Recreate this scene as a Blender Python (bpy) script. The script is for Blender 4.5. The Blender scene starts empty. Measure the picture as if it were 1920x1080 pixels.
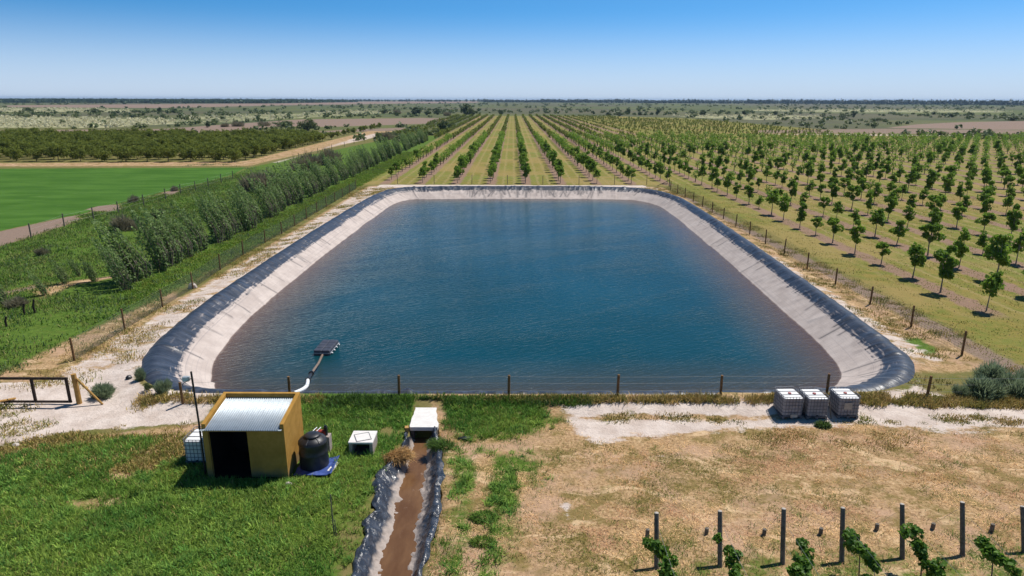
import bpy, math, random
import numpy as np

random.seed(7)
RNG = np.random.default_rng(7)
SC = bpy.context.scene
COL = SC.collection
R = math.radians

# ------------------------------------------------------------------ camera
F, CX, CY, H = 1250.0, 960.0, 540.0, 15.0
PITCH = math.atan(354.0 / F)
ROLL = R(0.17)
_f = np.array([0, math.cos(PITCH), -math.sin(PITCH)])
_r0 = np.array([1.0, 0, 0]); _u0 = np.array([0, math.sin(PITCH), math.cos(PITCH)])
_r = _r0 * math.cos(ROLL) + _u0 * math.sin(ROLL)
_u = _u0 * math.cos(ROLL) - _r0 * math.sin(ROLL)

def G(px, py, z=0.0):
    """world point on the level z that was surveyed at this place of the photograph"""
    d = F * _f + (px - CX) * _r - (py - CY) * _u
    t = (z - H) / d[2]
    return np.array([d[0] * t, d[1] * t, z])

def proj(x, y, z):
    p = np.stack([np.asarray(x, float), np.asarray(y, float), np.asarray(z, float) - H], -1)
    zc = p @ _f
    return CX + F * (p @ _r) / zc, CY - F * (p @ _u) / zc, zc

cam_d = bpy.data.cameras.new('camera')
cam = bpy.data.objects.new('camera', cam_d); COL.objects.link(cam)
cam_d.sensor_width = 36; cam_d.lens = 36 * F / 1920; cam_d.clip_end = 40000; cam_d.clip_start = 0.5
from mathutils import Matrix, Vector
cam.matrix_world = Matrix(((_r[0], _u[0], -_f[0], 0), (_r[1], _u[1], -_f[1], 0), (_r[2], _u[2], -_f[2], H), (0, 0, 0, 1)))
SC.camera = cam
SC.view_settings.view_transform = 'Standard'; SC.view_settings.look = 'None'
SC.view_settings.exposure = 0.0; SC.view_settings.gamma = 1.0
SC.cycles.max_bounces = 6; SC.cycles.transparent_max_bounces = 12
SC.cycles.diffuse_bounces = 3; SC.cycles.glossy_bounces = 3; SC.cycles.volume_bounces = 0
SC.cycles.use_denoising = True

# ------------------------------------------------------------------ light
SUN_AZ = math.atan2(0.70, 0.60)       # from +Y towards +X
SUN_EL = R(60)
sd = bpy.data.lights.new('sun', 'SUN'); so = bpy.data.objects.new('sun', sd); COL.objects.link(so)
sd.energy = 5.0; sd.angle = R(0.5); sd.color = (1.0, 0.955, 0.89)
tosun = Vector((math.sin(SUN_AZ) * math.cos(SUN_EL), math.cos(SUN_AZ) * math.cos(SUN_EL), math.sin(SUN_EL)))
so.rotation_euler = tosun.to_track_quat('Z', 'Y').to_euler()
so.location = (0, 0, 60)
W = bpy.data.worlds.new('World'); SC.world = W; W.use_nodes = True
wn = W.node_tree.nodes; wl = W.node_tree.links
for n in list(wn): wn.remove(n)
wo = wn.new('ShaderNodeOutputWorld'); wb = wn.new('ShaderNodeBackground'); sky = wn.new('ShaderNodeTexSky')
sky.sky_type = 'NISHITA'; sky.sun_disc = False; sky.sun_elevation = SUN_EL; sky.sun_rotation = SUN_AZ
sky.altitude = 300; sky.air_density = 1.0; sky.dust_density = 0.3; sky.ozone_density = 2.5
wtc = wn.new('ShaderNodeTexCoord'); wmp = wn.new('ShaderNodeMapping')
wmp.vector_type = 'POINT'; wmp.inputs['Scale'].default_value = (1, 1, 3.2); wmp.inputs['Location'].default_value = (0, 0, 0.085)
wnm = wn.new('ShaderNodeVectorMath'); wnm.operation = 'NORMALIZE'
whs = wn.new('ShaderNodeHueSaturation'); whs.inputs['Saturation'].default_value = 1.35; whs.inputs['Value'].default_value = 1.0
wl.new(wtc.outputs['Generated'], wmp.inputs['Vector']); wl.new(wmp.outputs[0], wnm.inputs[0])
wl.new(wnm.outputs[0], sky.inputs['Vector']); wl.new(sky.outputs[0], whs.inputs['Color'])
wsp = wn.new('ShaderNodeSeparateXYZ'); wl.new(wtc.outputs['Generated'], wsp.inputs[0])
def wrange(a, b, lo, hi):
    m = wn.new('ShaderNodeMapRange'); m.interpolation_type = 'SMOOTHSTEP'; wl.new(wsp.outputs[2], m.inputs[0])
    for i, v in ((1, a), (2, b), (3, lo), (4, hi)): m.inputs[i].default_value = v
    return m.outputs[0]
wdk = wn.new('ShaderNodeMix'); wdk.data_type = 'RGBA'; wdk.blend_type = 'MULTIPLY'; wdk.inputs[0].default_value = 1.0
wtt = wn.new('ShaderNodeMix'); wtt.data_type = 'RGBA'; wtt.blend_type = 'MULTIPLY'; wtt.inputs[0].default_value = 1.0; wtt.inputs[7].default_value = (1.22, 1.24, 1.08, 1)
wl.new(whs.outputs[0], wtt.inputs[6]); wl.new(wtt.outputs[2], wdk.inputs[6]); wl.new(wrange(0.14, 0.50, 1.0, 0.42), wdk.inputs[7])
whz = wn.new('ShaderNodeMix'); whz.data_type = 'RGBA'; whz.inputs[7].default_value = (3.75, 4.45, 5.5, 1)
wl.new(wrange(-0.012, 0.125, 1.0, 0.0), whz.inputs[0]); wl.new(wdk.outputs[2], whz.inputs[6])
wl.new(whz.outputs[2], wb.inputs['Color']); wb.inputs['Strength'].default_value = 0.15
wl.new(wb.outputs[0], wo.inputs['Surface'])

# ------------------------------------------------------------------ helpers: objects
def tag(o, label=None, cat=None, group=None, kind=None):
    if label: o['label'] = label
    if cat: o['category'] = cat
    if group: o['group'] = group
    if kind: o['kind'] = kind
    return o

def empty(name, loc=(0, 0, 0), rz=0.0):
    o = bpy.data.objects.new(name, None); COL.objects.link(o)
    o.location = loc; o.rotation_euler = (0, 0, rz); o.empty_display_size = 0.3
    return o

def link(name, me, parent=None):
    o = bpy.data.objects.new(name, me); COL.objects.link(o)
    if parent is not None: o.parent = parent
    return o

def copy_tree(o, parent=None):
    c = o.copy(); COL.objects.link(c)
    if parent is not None: c.parent = parent
    for ch in list(o.children): copy_tree(ch, c)
    return c

def np_mesh(name, V, Fs, mats, smooth=False, attrs=None, midx=None):
    """mesh from arrays: V (n,3), Fs (m,k) all with the same corner count"""
    V = np.asarray(V, np.float32); Fs = np.asarray(Fs, np.int32)
    m, k = Fs.shape
    me = bpy.data.meshes.new(name)
    me.vertices.add(len(V)); me.vertices.foreach_set('co', V.ravel())
    me.loops.add(m * k); me.loops.foreach_set('vertex_index', Fs.ravel())
    me.polygons.add(m); me.polygons.foreach_set('loop_start', np.arange(0, m * k, k, dtype=np.int32))
    me.polygons.foreach_set('loop_total', np.full(m, k, np.int32))
    if midx is not None: me.polygons.foreach_set('material_index', np.asarray(midx, np.int32))
    me.polygons.foreach_set('use_smooth', np.full(m, bool(smooth)))
    for mt in (mats if isinstance(mats, (list, tuple)) else [mats]): me.materials.append(mt)
    for nm, arr in (attrs or {}).items():
        arr = np.asarray(arr, np.float32)
        if arr.ndim == 2:
            a = me.attributes.new(nm, 'FLOAT_COLOR', 'POINT'); a.data.foreach_set('color', arr.ravel())
        else:
            a = me.attributes.new(nm, 'FLOAT', 'POINT'); a.data.foreach_set('value', arr)
    me.update(); me.validate()
    return me

class MB:
    """collects shapes for ONE mesh"""
    def __init__(s): s.v = []; s.f = []; s.m = []; s.sm = []
    def add(s, vs, fs, mi=0, smooth=False):
        b = len(s.v); s.v += [tuple(float(c) for c in p) for p in vs]
        for f in fs: s.f.append(tuple(i + b for i in f)); s.m.append(mi); s.sm.append(smooth)
    def box(s, x0, x1, y0, y1, z0, z1, mi=0, rot=0.0, piv=None):
        vs = [(x0, y0, z0), (x1, y0, z0), (x1, y1, z0), (x0, y1, z0), (x0, y0, z1), (x1, y0, z1), (x1, y1, z1), (x0, y1, z1)]
        if rot:
            c, sn = math.cos(rot), math.sin(rot); px, py = piv or ((x0 + x1) / 2, (y0 + y1) / 2)
            vs = [(px + (x - px) * c - (y - py) * sn, py + (x - px) * sn + (y - py) * c, z) for x, y, z in vs]
        s.add(vs, [(0, 3, 2, 1), (4, 5, 6, 7), (0, 1, 5, 4), (1, 2, 6, 5), (2, 3, 7, 6), (3, 0, 4, 7)], mi)
    def tube(s, pts, rad, n=8, mi=0, cap=True):
        pts = [Vector(p) for p in pts]
        rads = rad if isinstance(rad, (list, tuple)) else [rad] * len(pts)
        vs = []; fs = []; up = None
        for i, p in enumerate(pts):
            t = (pts[min(i + 1, len(pts) - 1)] - pts[max(i - 1, 0)]).normalized()
            if up is None: up = Vector((0, 0, 1)) if abs(t.z) < 0.9 else Vector((1, 0, 0))
            a = t.cross(up).normalized(); b = a.cross(t).normalized(); up = b
            for k in range(n):
                q = 2 * math.pi * k / n
                vs.append(p + (a * math.cos(q) + b * math.sin(q)) * rads[i])
        for i in range(len(pts) - 1):
            for k in range(n):
                k2 = (k + 1) % n
                fs.append((i * n + k, i * n + k2, (i + 1) * n + k2, (i + 1) * n + k))
        s.add(vs, fs, mi, n > 5)
        if cap:
            s.add(vs[:n], [tuple(range(n))], mi); s.add(vs[-n:], [tuple(range(n - 1, -1, -1))], mi)
    def lathe(s, prof, n=32, cx=0, cy=0, mi=0, smooth=True):
        vs = []; fs = []
        for r_, z in prof:
            for k in range(n):
                q = 2 * math.pi * k / n; vs.append((cx + r_ * math.cos(q), cy + r_ * math.sin(q), z))
        for i in range(len(prof) - 1):
            for k in range(n):
                k2 = (k + 1) % n; fs.append((i * n + k, i * n + k2, (i + 1) * n + k2, (i + 1) * n + k))
        s.add(vs, fs, mi, smooth)
    def build(s, name, mats, parent=None, bevel=0.0):
        me = bpy.data.meshes.new(name); me.from_pydata(s.v, [], s.f)
        for mt in (mats if isinstance(mats, (list, tuple)) else [mats]): me.materials.append(mt)
        me.polygons.foreach_set('material_index', np.array(s.m, np.int32))
        me.polygons.foreach_set('use_smooth', np.array(s.sm, bool)); me.update()
        o = link(name, me, parent)
        if bevel:
            b = o.modifiers.new('bevel', 'BEVEL'); b.width = bevel; b.segments = 2; b.limit_method = 'ANGLE'
        return o

# ------------------------------------------------------------------ helpers: noise and outlines (numpy)
def vnoise(x, y, seed=0):
    x = np.asarray(x, float); y = np.asarray(y, float)
    xi = np.floor(x).astype(np.int64); yi = np.floor(y).astype(np.int64); xf = x - xi; yf = y - yi
    def h(a, b):
        n = (a * 374761393 + b * 668265263 + seed * 1442695041) & 0xFFFFFFFF
        n = ((n ^ (n >> 13)) * 1274126177) & 0xFFFFFFFF
        return ((n ^ (n >> 16)) & 0xFFFF) / 65535.0
    u = xf * xf * (3 - 2 * xf); v = yf * yf * (3 - 2 * yf)
    return (h(xi, yi) * (1 - u) + h(xi + 1, yi) * u) * (1 - v) + (h(xi, yi + 1) * (1 - u) + h(xi + 1, yi + 1) * u) * v

def fbm(x, y, seed=0, o=4):
    t = 0; a = 0.5; s = 0
    for i in range(o):
        t = t + a * vnoise(np.asarray(x) * 2 ** i, np.asarray(y) * 2 ** i, seed + i); s += a; a *= 0.5
    return t / s

def sdf(px, py, poly):
    """signed distance to a polygon, positive inside"""
    poly = np.asarray(poly, float)[:, :2]; n = len(poly)
    d2 = np.full(np.shape(px), 1e18); ins = np.zeros(np.shape(px), bool)
    for i in range(n):
        ax, ay = poly[i]; bx, by = poly[(i + 1) % n]
        ex, ey = bx - ax, by - ay; L = ex * ex + ey * ey + 1e-12
        t = np.clip(((px - ax) * ex + (py - ay) * ey) / L, 0, 1)
        d2 = np.minimum(d2, (px - ax - t * ex) ** 2 + (py - ay - t * ey) ** 2)
        c = ((ay > py) != (by > py)) & (px < (bx - ax) * (py - ay) / (by - ay + 1e-15) + ax)
        ins ^= c
    d = np.sqrt(d2); return np.where(ins, d, -d)

def gp(pts, z=0.0): return np.array([G(x, y, z) for x, y in pts])

def chaikin(P, it=3):
    P = np.asarray(P, float)
    for _ in range(it):
        Q = np.roll(P, -1, 0); P = np.stack([0.75 * P + 0.25 * Q, 0.25 * P + 0.75 * Q], 1).reshape(-1, P.shape[1])
    return P

def resample(P, n, closed=True):
    P = np.asarray(P, float); Q = np.vstack([P, P[:1]]) if closed else P
    s = np.r_[0, np.cumsum(np.linalg.norm(np.diff(Q, axis=0), axis=1))]
    t = np.linspace(0, s[-1], n, endpoint=not closed)
    return np.stack([np.interp(t, s, Q[:, k]) for k in range(P.shape[1])], 1), s[-1]

def sstep(a, b, x):
    t = np.clip((x - a) / (b - a), 0, 1); return t * t * (3 - 2 * t)

# ------------------------------------------------------------------ helpers: materials
class NT:
    def __init__(s, name):
        s.mat = bpy.data.materials.new(name); s.mat.use_nodes = True
        s.t = s.mat.node_tree; s.t.nodes.clear(); s.out = s.n('ShaderNodeOutputMaterial')
        s.geo = None
    def n(s, ty, **kw):
        nd = s.t.nodes.new(ty)
        for k, v in kw.items(): setattr(nd, k, v)
        return nd
    def put(s, sock, v):
        if isinstance(v, (int, float)): sock.default_value = v
        elif isinstance(v, (tuple, list)):
            sock.default_value = tuple(v) + (1.0,) if (len(v) == 3 and len(sock.default_value) == 4) else tuple(v)
        else: s.t.links.new(v, sock)
    def pos(s):
        if s.geo is None: s.geo = s.n('ShaderNodeNewGeometry')
        return s.geo.outputs['Position']
    def obj(s): return s.n('ShaderNodeTexCoord').outputs['Object']
    def island(s):
        if s.geo is None: s.geo = s.n('ShaderNodeNewGeometry')
        return s.geo.outputs['Random Per Island']
    def rnd(s): return s.n('ShaderNodeObjectInfo').outputs['Random']
    def mapping(s, vec, scale=(1, 1, 1), rot=(0, 0, 0)):
        m = s.n('ShaderNodeMapping'); s.put(m.inputs['Vector'], vec); m.inputs['Scale'].default_value = scale; m.inputs['Rotation'].default_value = rot
        return m.outputs[0]
    def noise(s, scale, detail=4, rough=0.55, vec=None, dist=0.0):
        nd = s.n('ShaderNodeTexNoise'); s.put(nd.inputs['Vector'], vec if vec is not None else s.pos())
        nd.inputs['Scale'].default_value = scale; nd.inputs['Detail'].default_value = detail
        nd.inputs['Roughness'].default_value = rough; nd.inputs['Distortion'].default_value = dist
        return nd.outputs[0]
    def math(s, op, a, b=0.0, clamp=False):
        nd = s.n('ShaderNodeMath', operation=op, use_clamp=clamp); s.put(nd.inputs[0], a); s.put(nd.inputs[1], b); return nd.outputs[0]
    def step(s, x, a, b, lo=0.0, hi=1.0):
        nd = s.n('ShaderNodeMapRange', interpolation_type='SMOOTHSTEP'); s.put(nd.inputs[0], x)
        for i, v in ((1, a), (2, b), (3, lo), (4, hi)): s.put(nd.inputs[i], v)
        return nd.outputs[0]
    def mix(s, f, a, b, blend='MIX'):
        nd = s.n('ShaderNodeMix', data_type='RGBA', blend_type=blend)
        s.put(nd.inputs[0], f); s.put(nd.inputs[6], a); s.put(nd.inputs[7], b); return nd.outputs[2]
    def attr(s, name):
        nd = s.n('ShaderNodeAttribute', attribute_name=name); return nd.outputs['Fac']
    def acol(s, name):
        nd = s.n('ShaderNodeAttribute', attribute_name=name); return nd.outputs['Color']
    def xyz(s, v):
        nd = s.n('ShaderNodeSeparateXYZ'); s.put(nd.inputs[0], v); return nd.outputs
    def bump(s, h, strength=0.5, dist=0.1, normal=None):
        nd = s.n('ShaderNodeBump'); s.put(nd.inputs['Height'], h); nd.inputs['Strength'].default_value = strength
        nd.inputs['Distance'].default_value = dist
        if normal is not None: s.put(nd.inputs['Normal'], normal)
        return nd.outputs[0]
    def pbr(s, col, rough=0.8, spec=0.3, metal=0.0, normal=None):
        p = s.n('ShaderNodeBsdfPrincipled'); s.put(p.inputs['Base Color'], col); s.put(p.inputs['Roughness'], rough)
        s.put(p.inputs['Specular IOR Level'], spec); s.put(p.inputs['Metallic'], metal)
        if normal is not None: s.put(p.inputs['Normal'], normal)
        return p.outputs[0]
    def done(s, sh):
        s.t.links.new(sh, s.out.inputs['Surface']); return s.mat

def simple(name, col, rough=0.7, spec=0.3, metal=0.0, var=0.25, scale=6.0, bump=0.0, bscale=30.0, dirt=None):
    """one colour with mottling and optional dirt blotches"""
    t = NT(name); v = t.obj()
    n = t.noise(scale, 5, 0.6, v)
    dk = tuple(c * (1 - var) for c in col); lt = tuple(min(1, c * (1 + var * 0.6)) for c in col)
    c = t.mix(t.step(n, 0.3, 0.7), dk, lt)
    if dirt: c = t.mix(t.step(t.noise(scale * 0.5, 6, 0.65, v), 0.5, 0.75, 0, dirt[3]), c, dirt[:3])
    nm = t.bump(t.noise(bscale, 4, 0.6, v), bump, 0.02) if bump else None
    return t.done(t.pbr(c, rough, spec, metal, nm))

def leaf_mat(name, dark, light, trans=0.35, rough=0.55, spec=0.35, yellow=None, tint=0.35, stem=None):
    t = NT(name)
    r = t.island(); o = t.rnd()
    f = t.math('ADD', t.math('MULTIPLY', r, 1 - tint), t.math('MULTIPLY', o, tint))
    if stem: f = t.math('ADD', t.math('MULTIPLY', r, 0.4), t.math('MULTIPLY', t.attr(stem), 0.6))
    c = t.mix(f, dark, light)
    if yellow: c = t.mix(t.step(r, 0.9, 0.95), c, yellow)
    p = t.pbr(c, rough, spec)
    tr = t.n('ShaderNodeBsdfTranslucent'); t.put(tr.inputs[0], t.mix(0.5, c, light))
    m = t.n('ShaderNodeMixShader'); m.inputs[0].default_value = trans
    t.t.links.new(p, m.inputs[1]); t.t.links.new(tr.outputs[0], m.inputs[2])
    return t.done(m.outputs[0])

def grass_mat(name, trans=0.25, rough=0.7):
    """blades carry their own species colour in 'tint'"""
    t = NT(name); r = t.island()
    c = t.mix(t.step(r, 0, 1, 0, 1), t.acol('tint'), t.mix(1.0, t.acol('tint'), (1.7, 1.65, 1.5), 'MULTIPLY'))
    p = t.pbr(c, rough, 0.2)
    tr = t.n('ShaderNodeBsdfTranslucent'); t.put(tr.inputs[0], c)
    m = t.n('ShaderNodeMixShader'); m.inputs[0].default_value = trans
    t.t.links.new(p, m.inputs[1]); t.t.links.new(tr.outputs[0], m.inputs[2])
    return t.done(m.outputs[0])

M = {}
M['bark'] = simple('bark', (0.17, 0.14, 0.11), 0.9, 0.1, var=0.4, scale=9)
M['pale_bark'] = simple('pale_bark', (0.26, 0.23, 0.19), 0.9, 0.1, var=0.4, scale=9)
M['orchard_leaf'] = leaf_mat('orchard_leaf', (0.055, 0.14, 0.014), (0.26, 0.40, 0.05), 0.5, 0.6, 0.25, tint=0.5)
M['hazel_leaf'] = leaf_mat('hazel_leaf', (0.095, 0.13, 0.018), (0.24, 0.275, 0.05), 0.42, 0.65, 0.15, tint=0.5)
M['poplar_leaf'] = leaf_mat('poplar_leaf', (0.024, 0.08, 0.010), (0.30, 0.41, 0.14), 0.40, 0.5, 0.3, stem='shoot')
M['vine_leaf'] = leaf_mat('vine_leaf', (0.035, 0.11, 0.010), (0.17, 0.31, 0.04), 0.42)
M['scrub_leaf'] = leaf_mat('scrub_leaf', (0.075, 0.115, 0.036), (0.17, 0.205, 0.075), 0.3)
M['dark_leaf'] = leaf_mat('dark_leaf', (0.03, 0.066, 0.02), (0.08, 0.13, 0.04), 0.3)
M['grey_leaf'] = leaf_mat('grey_leaf', (0.13, 0.185, 0.095), (0.30, 0.37, 0.22), 0.45)
M['brown_twig'] = leaf_mat('brown_twig', (0.15, 0.135, 0.085), (0.29, 0.26, 0.17), 0.35)
M['far_leaf'] = leaf_mat('far_leaf', (0.018, 0.04, 0.02), (0.04, 0.07, 0.035), 0.1)
M['pampas'] = leaf_mat('pampas', (0.46, 0.44, 0.27), (0.72, 0.68, 0.47), 0.4)
M['grass'] = grass_mat('grass', 0.36)
M['straw'] = grass_mat('straw', 0.2, 0.8)

# ------------------------------------------------------------------ pond outline (surveyed at the top of the bank)
CREST = 0.28
outer_px = [(262, 690), (275, 722), (325, 739), (420, 743), (700, 744), (1000, 745), (1300, 744), (1560, 742), (1650, 736), (1703, 716),
            (1718, 690), (1698, 662), (1600, 589), (1500, 519), (1400, 449), (1310, 389), (1268, 366), (1210, 353), (1100, 350), (960, 350),
            (830, 350), (742, 352), (700, 365), (650, 394), (560, 449), (470, 508), (400, 554), (330, 608), (284, 650)]
outer = chaikin(gp(outer_px, CREST), 3)
NR = 1800
ring, PERIM = resample(outer, NR)
ring = ring[:, :2]
def ring_normals(w):
    t = np.roll(ring, -1, 0) - np.roll(ring, 1, 0)
    n = np.stack([-t[:, 1], t[:, 0]], 1); n /= np.linalg.norm(n, axis=1)[:, None]
    if sdf(ring[:1, 0] + n[:1, 0], ring[:1, 1] + n[:1, 1], outer)[0] < 0: n = -n
    k = int(w / (PERIM / NR)); acc = sum(np.roll(n, j, 0) for j in range(-k, k + 1))
    return acc / np.linalg.norm(acc, axis=1)[:, None]
nrm = ring_normals(3.0)
WATER_Z = -1.1

# ditch cross sections: photograph row -> left liner edge, left water edge, right water edge, right liner edge
ditch_rows = [(815, 757, 775, 805, 822), (838, 748, 772, 801, 826), (866, 722, 765, 803, 832), (885, 712, 757, 801, 830), (907, 696, 749, 797, 829), (925, 704, 742, 797, 828), (944, 695, 736, 794, 828),
              (960, 700, 736, 790, 824), (982, 681, 733, 786, 819), (1003, 680, 727, 783, 813), (1031, 673, 713, 780, 805), (1062, 661, 707, 775, 796), (1090, 655, 702, 772, 791),
              (1200, 630, 675, 755, 775), (1500, 560, 610, 700, 725), (2000, 470, 530, 640, 670)]
D_EDGE, D_WATER = 0.06, -0.50
dl = np.array([[G(a, y, D_EDGE)[:2], G(b, y, D_WATER)[:2], G(c, y, D_WATER)[:2], G(d, y, D_EDGE)[:2]] for y, a, b, c, d in ditch_rows])
ditch_poly = np.vstack([dl[:, 0], dl[::-1, 3]])

# ------------------------------------------------------------------ ground
def graded(lo, hi, step, grow):
    v = [hi]
    while v[-1] < 14000: v.append(v[-1] + max(step, (v[-1] - hi) * grow + step))
    return v
ys = np.r_[np.arange(2, 60, 0.3), np.array(graded(0, 60, 0.3, 0.022))]
xr = np.array(graded(0, 30, 0.3, 0.035)); xr = xr[xr < 13000]
xs = np.r_[-xr[::-1], np.arange(-29.7, 29.9, 0.3), xr]
GX, GY = np.meshgrid(xs, ys); gx, gy = GX.ravel(), GY.ravel()

near = (gy < 135) & (np.abs(gx) < 60)
sd_pond = np.full(gx.shape, -99.0); sd_pond[near] = sdf(gx[near], gy[near], ring[::6])
sd_ditch = np.full(gx.shape, -99.0); nd_ = near & (gy < 40); sd_ditch[nd_] = sdf(gx[nd_], gy[nd_], ditch_poly)

def ground_z(x, y, sp=None):
    x = np.asarray(x, float); y = np.asarray(y, float)
    if sp is None: sp = sdf(x, y, ring[::6])
    z = (0.24 + 0.08 * sstep(36, 33, y) * sstep(19.5, 17, np.abs(x))) * sstep(-2.2, -0.1, sp)
    return z
gz = ground_z(gx, gy, sd_pond)
gz += 0.10 * (fbm(gx * 0.5, gy * 0.5, 3) - 0.5) * sstep(0.3, 2.0, -sd_pond) * sstep(0.2, 1.2, -sd_ditch) * near
gz = np.where(sd_pond > 0.45, -4.0, gz)
gz = np.where(sd_ditch > 0.22, np.minimum(gz, -1.3), gz)
# culvert mouth under the slab
cul = (gx > -4.75) & (gx < -3.5) & (gy > 27.2) & (gy < 28.6)
gz = np.where(cul, -1.3, gz)

ATT = {k: np.zeros(gx.shape) for k in ('sand', 'dry', 'green', 'soil', 'field', 'orch', 'pale', 'olive', 'strip')}
def zone(att, pts, w=1.0, amt=1.0, px=True, sub=False):
    P = gp(pts) if px else np.asarray(pts, float)
    x0, x1, y0, y1 = P[:, 0].min() - 2 * w, P[:, 0].max() + 2 * w, P[:, 1].min() - 2 * w, P[:, 1].max() + 2 * w
    k = (gx > x0) & (gx < x1) & (gy > y0) & (gy < y1)
    m = np.clip(0.5 + sdf(gx[k], gy[k], P) / (2 * w), 0, 1) * amt
    if sub: ATT[att][k] = ATT[att][k] * (1 - m)
    else: ATT[att][k] = np.maximum(ATT[att][k], m)

# orchard ground, in front of and beside the pond
zone('orch', [(-29, 121.5), (-31, 640), (95, 640), (150, 560), (165, 330), (190, 268), (330, 264), (330, 20), (29.5, 20), (29.5, 121.5)], 1.5, px=False)
zone('strip', [(-29, 121.5), (-31, 640), (45, 640), (60, 264), (330, 264), (330, 46), (33, 46), (33, 121.5)], 1.0, px=False)
# left of the pond: rough green land, meadow strip by the windbreak
zone('green', [(-26.9, 38), (-26.9, 125), (-30, 290), (-46, 290), (-62, 130), (-75, 75), (-60, 20), (-32, 20)], 1.5, 0.85, px=False)
for A_ in ('dry', 'green'):
    zone(A_, [(-60, 735), (0, 700), (130, 636), (240, 588), (330, 545), (335, 560), (300, 580), (235, 622), (140, 682), (60, 720), (-60, 770)], 0.8, 0.95, sub=(A_ == 'green'))
zone('field', [(-400, 330), (0, 316), (462, 314), (436, 328), (370, 346), (318, 358), (240, 377), (160, 400), (0, 434), (-300, 500)], 1.2)
zone('dry', [(-300, 313), (470, 311), (500, 303), (560, 290), (620, 277), (700, 258), (740, 246), (690, 246), (600, 268), (455, 303), (-300, 308)], 1.5, 0.95)
zone('sand', [(590, 285), (640, 272), (690, 262), (730, 250), (700, 250), (650, 262), (560, 292), (505, 305), (520, 308)], 1.2, 0.56)
zone('soil', [(-250, 520), (0, 462), (110, 427), (152, 411), (140, 404), (0, 434), (-250, 490)], 0.7, 0.95)
zone('soil', [(160, 393), (190, 385), (225, 384), (226, 392), (210, 397), (180, 396)], 0.6)
zone('soil', [(300, 362), (330, 356), (338, 359), (318, 366)], 0.6)
zone('soil', [(0, 548), (90, 528), (75, 540), (0, 556)], 0.6, 0.6)
zone('dry', [(60, 548), (110, 530), (300, 505), (140, 535), (80, 560)], 0.7, 0.75)
for P_ in ([(-250, 520), (0, 462), (110, 427), (152, 411), (140, 404), (0, 434), (-250, 490)], [(160, 393), (190, 385), (225, 384), (226, 392), (210, 397), (180, 396)], [(300, 362), (330, 356), (338, 359), (318, 366)],
           [(0, 548), (90, 528), (75, 540), (0, 556)], [(60, 548), (110, 530), (300, 505), (140, 535), (80, 560)]):
    zone('green', P_, 0.6, 1.0, sub=True); zone('field', P_, 0.6, 1.0, sub=True)
zone('green', [(-400, 330), (0, 316), (462, 314), (436, 328), (370, 346), (318, 358), (240, 377), (160, 400), (0, 434), (-300, 500)], 0.8, 1.0, sub=True)
# bank strips around the pond: sandy with dry growth
zone('sand', [(-25.9, 34), (-25.9, 119), (-19, 121.5), (-19, 34)], 0.7, 0.56, px=False)
zone('dry', [(-25.9, 34), (-25.9, 119), (-19, 121.5), (-19, 34)], 0.7, 0.9, px=False)
zone('sand', [(20, 36), (20, 121.3), (26.2, 119), (26.2, 36)], 0.9, 0.52, px=False)
zone('dry', [(20, 34), (20, 121.3), (27.0, 119), (28.5, 36)], 0.9, 0.8, px=False)
zone('sand', [(-24, 118.8), (-24, 121.6), (24, 121.6), (24, 118.8)], 0.5, 0.95, px=False)
zone('soil', [(26.4, 34), (26.4, 110), (28.4, 110), (30.5, 34)], 0.8, 0.62, px=False)
zone('green', [(1690, 640), (1715, 628), (1765, 660), (1735, 668)], 0.6, 0.9)
# sandy tracks
zone('sand', [(-300, 770), (-300, 850), (0, 838), (60, 824), (130, 808), (250, 800), (330, 796), (380, 792), (402, 765), (425, 746), (330, 742), (270, 735), (250, 700), (190, 690), (140, 705), (60, 716), (-100, 724)], 0.6, 1.0)
zone('sand', [(1030, 762), (1100, 757), (1200, 756), (1350, 756), (1470, 756), (1560, 752), (1640, 746), (1690, 736), (1720, 712), (1735, 735), (1800, 752), (2300, 748), (2300, 790), (1920, 804), (1800, 812), (1700, 808), (1600, 800), (1460, 806), (1330, 812), (1180, 824), (1120, 838), (1075, 815), (1055, 782)], 0.8, 0.80)
zone('sand', [(1060, 781), (1200, 782), (1400, 782), (1480, 779), (1480, 785), (1300, 788), (1100, 787)], 0.45, 0.75, sub=True)
zone('dry', [(800, 742), (1000, 748), (1100, 750), (1700, 742), (2300, 738), (2300, 1500), (760, 1500), (800, 1080), (835, 860)], 1.0, 1.0)
zone('soil', [(1130, 830), (1250, 812), (1500, 808), (1920, 808), (1920, 818), (1500, 822), (1250, 845)], 0.8, 0.55)
zone('sand', [(1040, 940), (1075, 935), (1085, 985), (1050, 975)], 0.35, 0.62)
zone('sand', [(1060, 1015), (1085, 1020), (1075, 1040), (1055, 1035)], 0.3, 0.6)
zone('sand', [(1180, 850), (1330, 845), (1310, 862), (1200, 868)], 0.5, 0.5)
# lush grass
zone('green', [(-900, 875), (0, 842), (150, 826), (260, 814), (340, 816), (385, 802), (402, 772), (560, 764), (575, 746), (770, 745), (778, 765), (768, 800), (745, 835), (720, 870), (697, 905), (692, 1000), (650, 1080), (560, 1500), (-900, 1500)], 0.6, 1.0)
zone('green', [(388, 812), (372, 848), (300, 880), (190, 905), (205, 880), (285, 842), (320, 820)], 0.5, 0.97, sub=True)
zone('green', [(40, 925), (150, 930), (230, 915), (260, 945), (150, 965), (40, 950)], 0.5, 0.55, sub=True)
zone('green', [(600, 960), (690, 940), (690, 1000), (650, 1080), (600, 1080)], 0.5, 0.5, sub=True)
zone('green', [(-300, 850), (0, 838), (150, 822), (250, 812), (330, 812), (330, 822), (250, 826), (150, 838), (0, 856), (-300, 868)], 0.4, 0.5, sub=True)
zone('green', [(700, 800), (735, 797), (750, 812), (735, 825), (705, 818)], 0.3, 0.7, sub=True)
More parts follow.
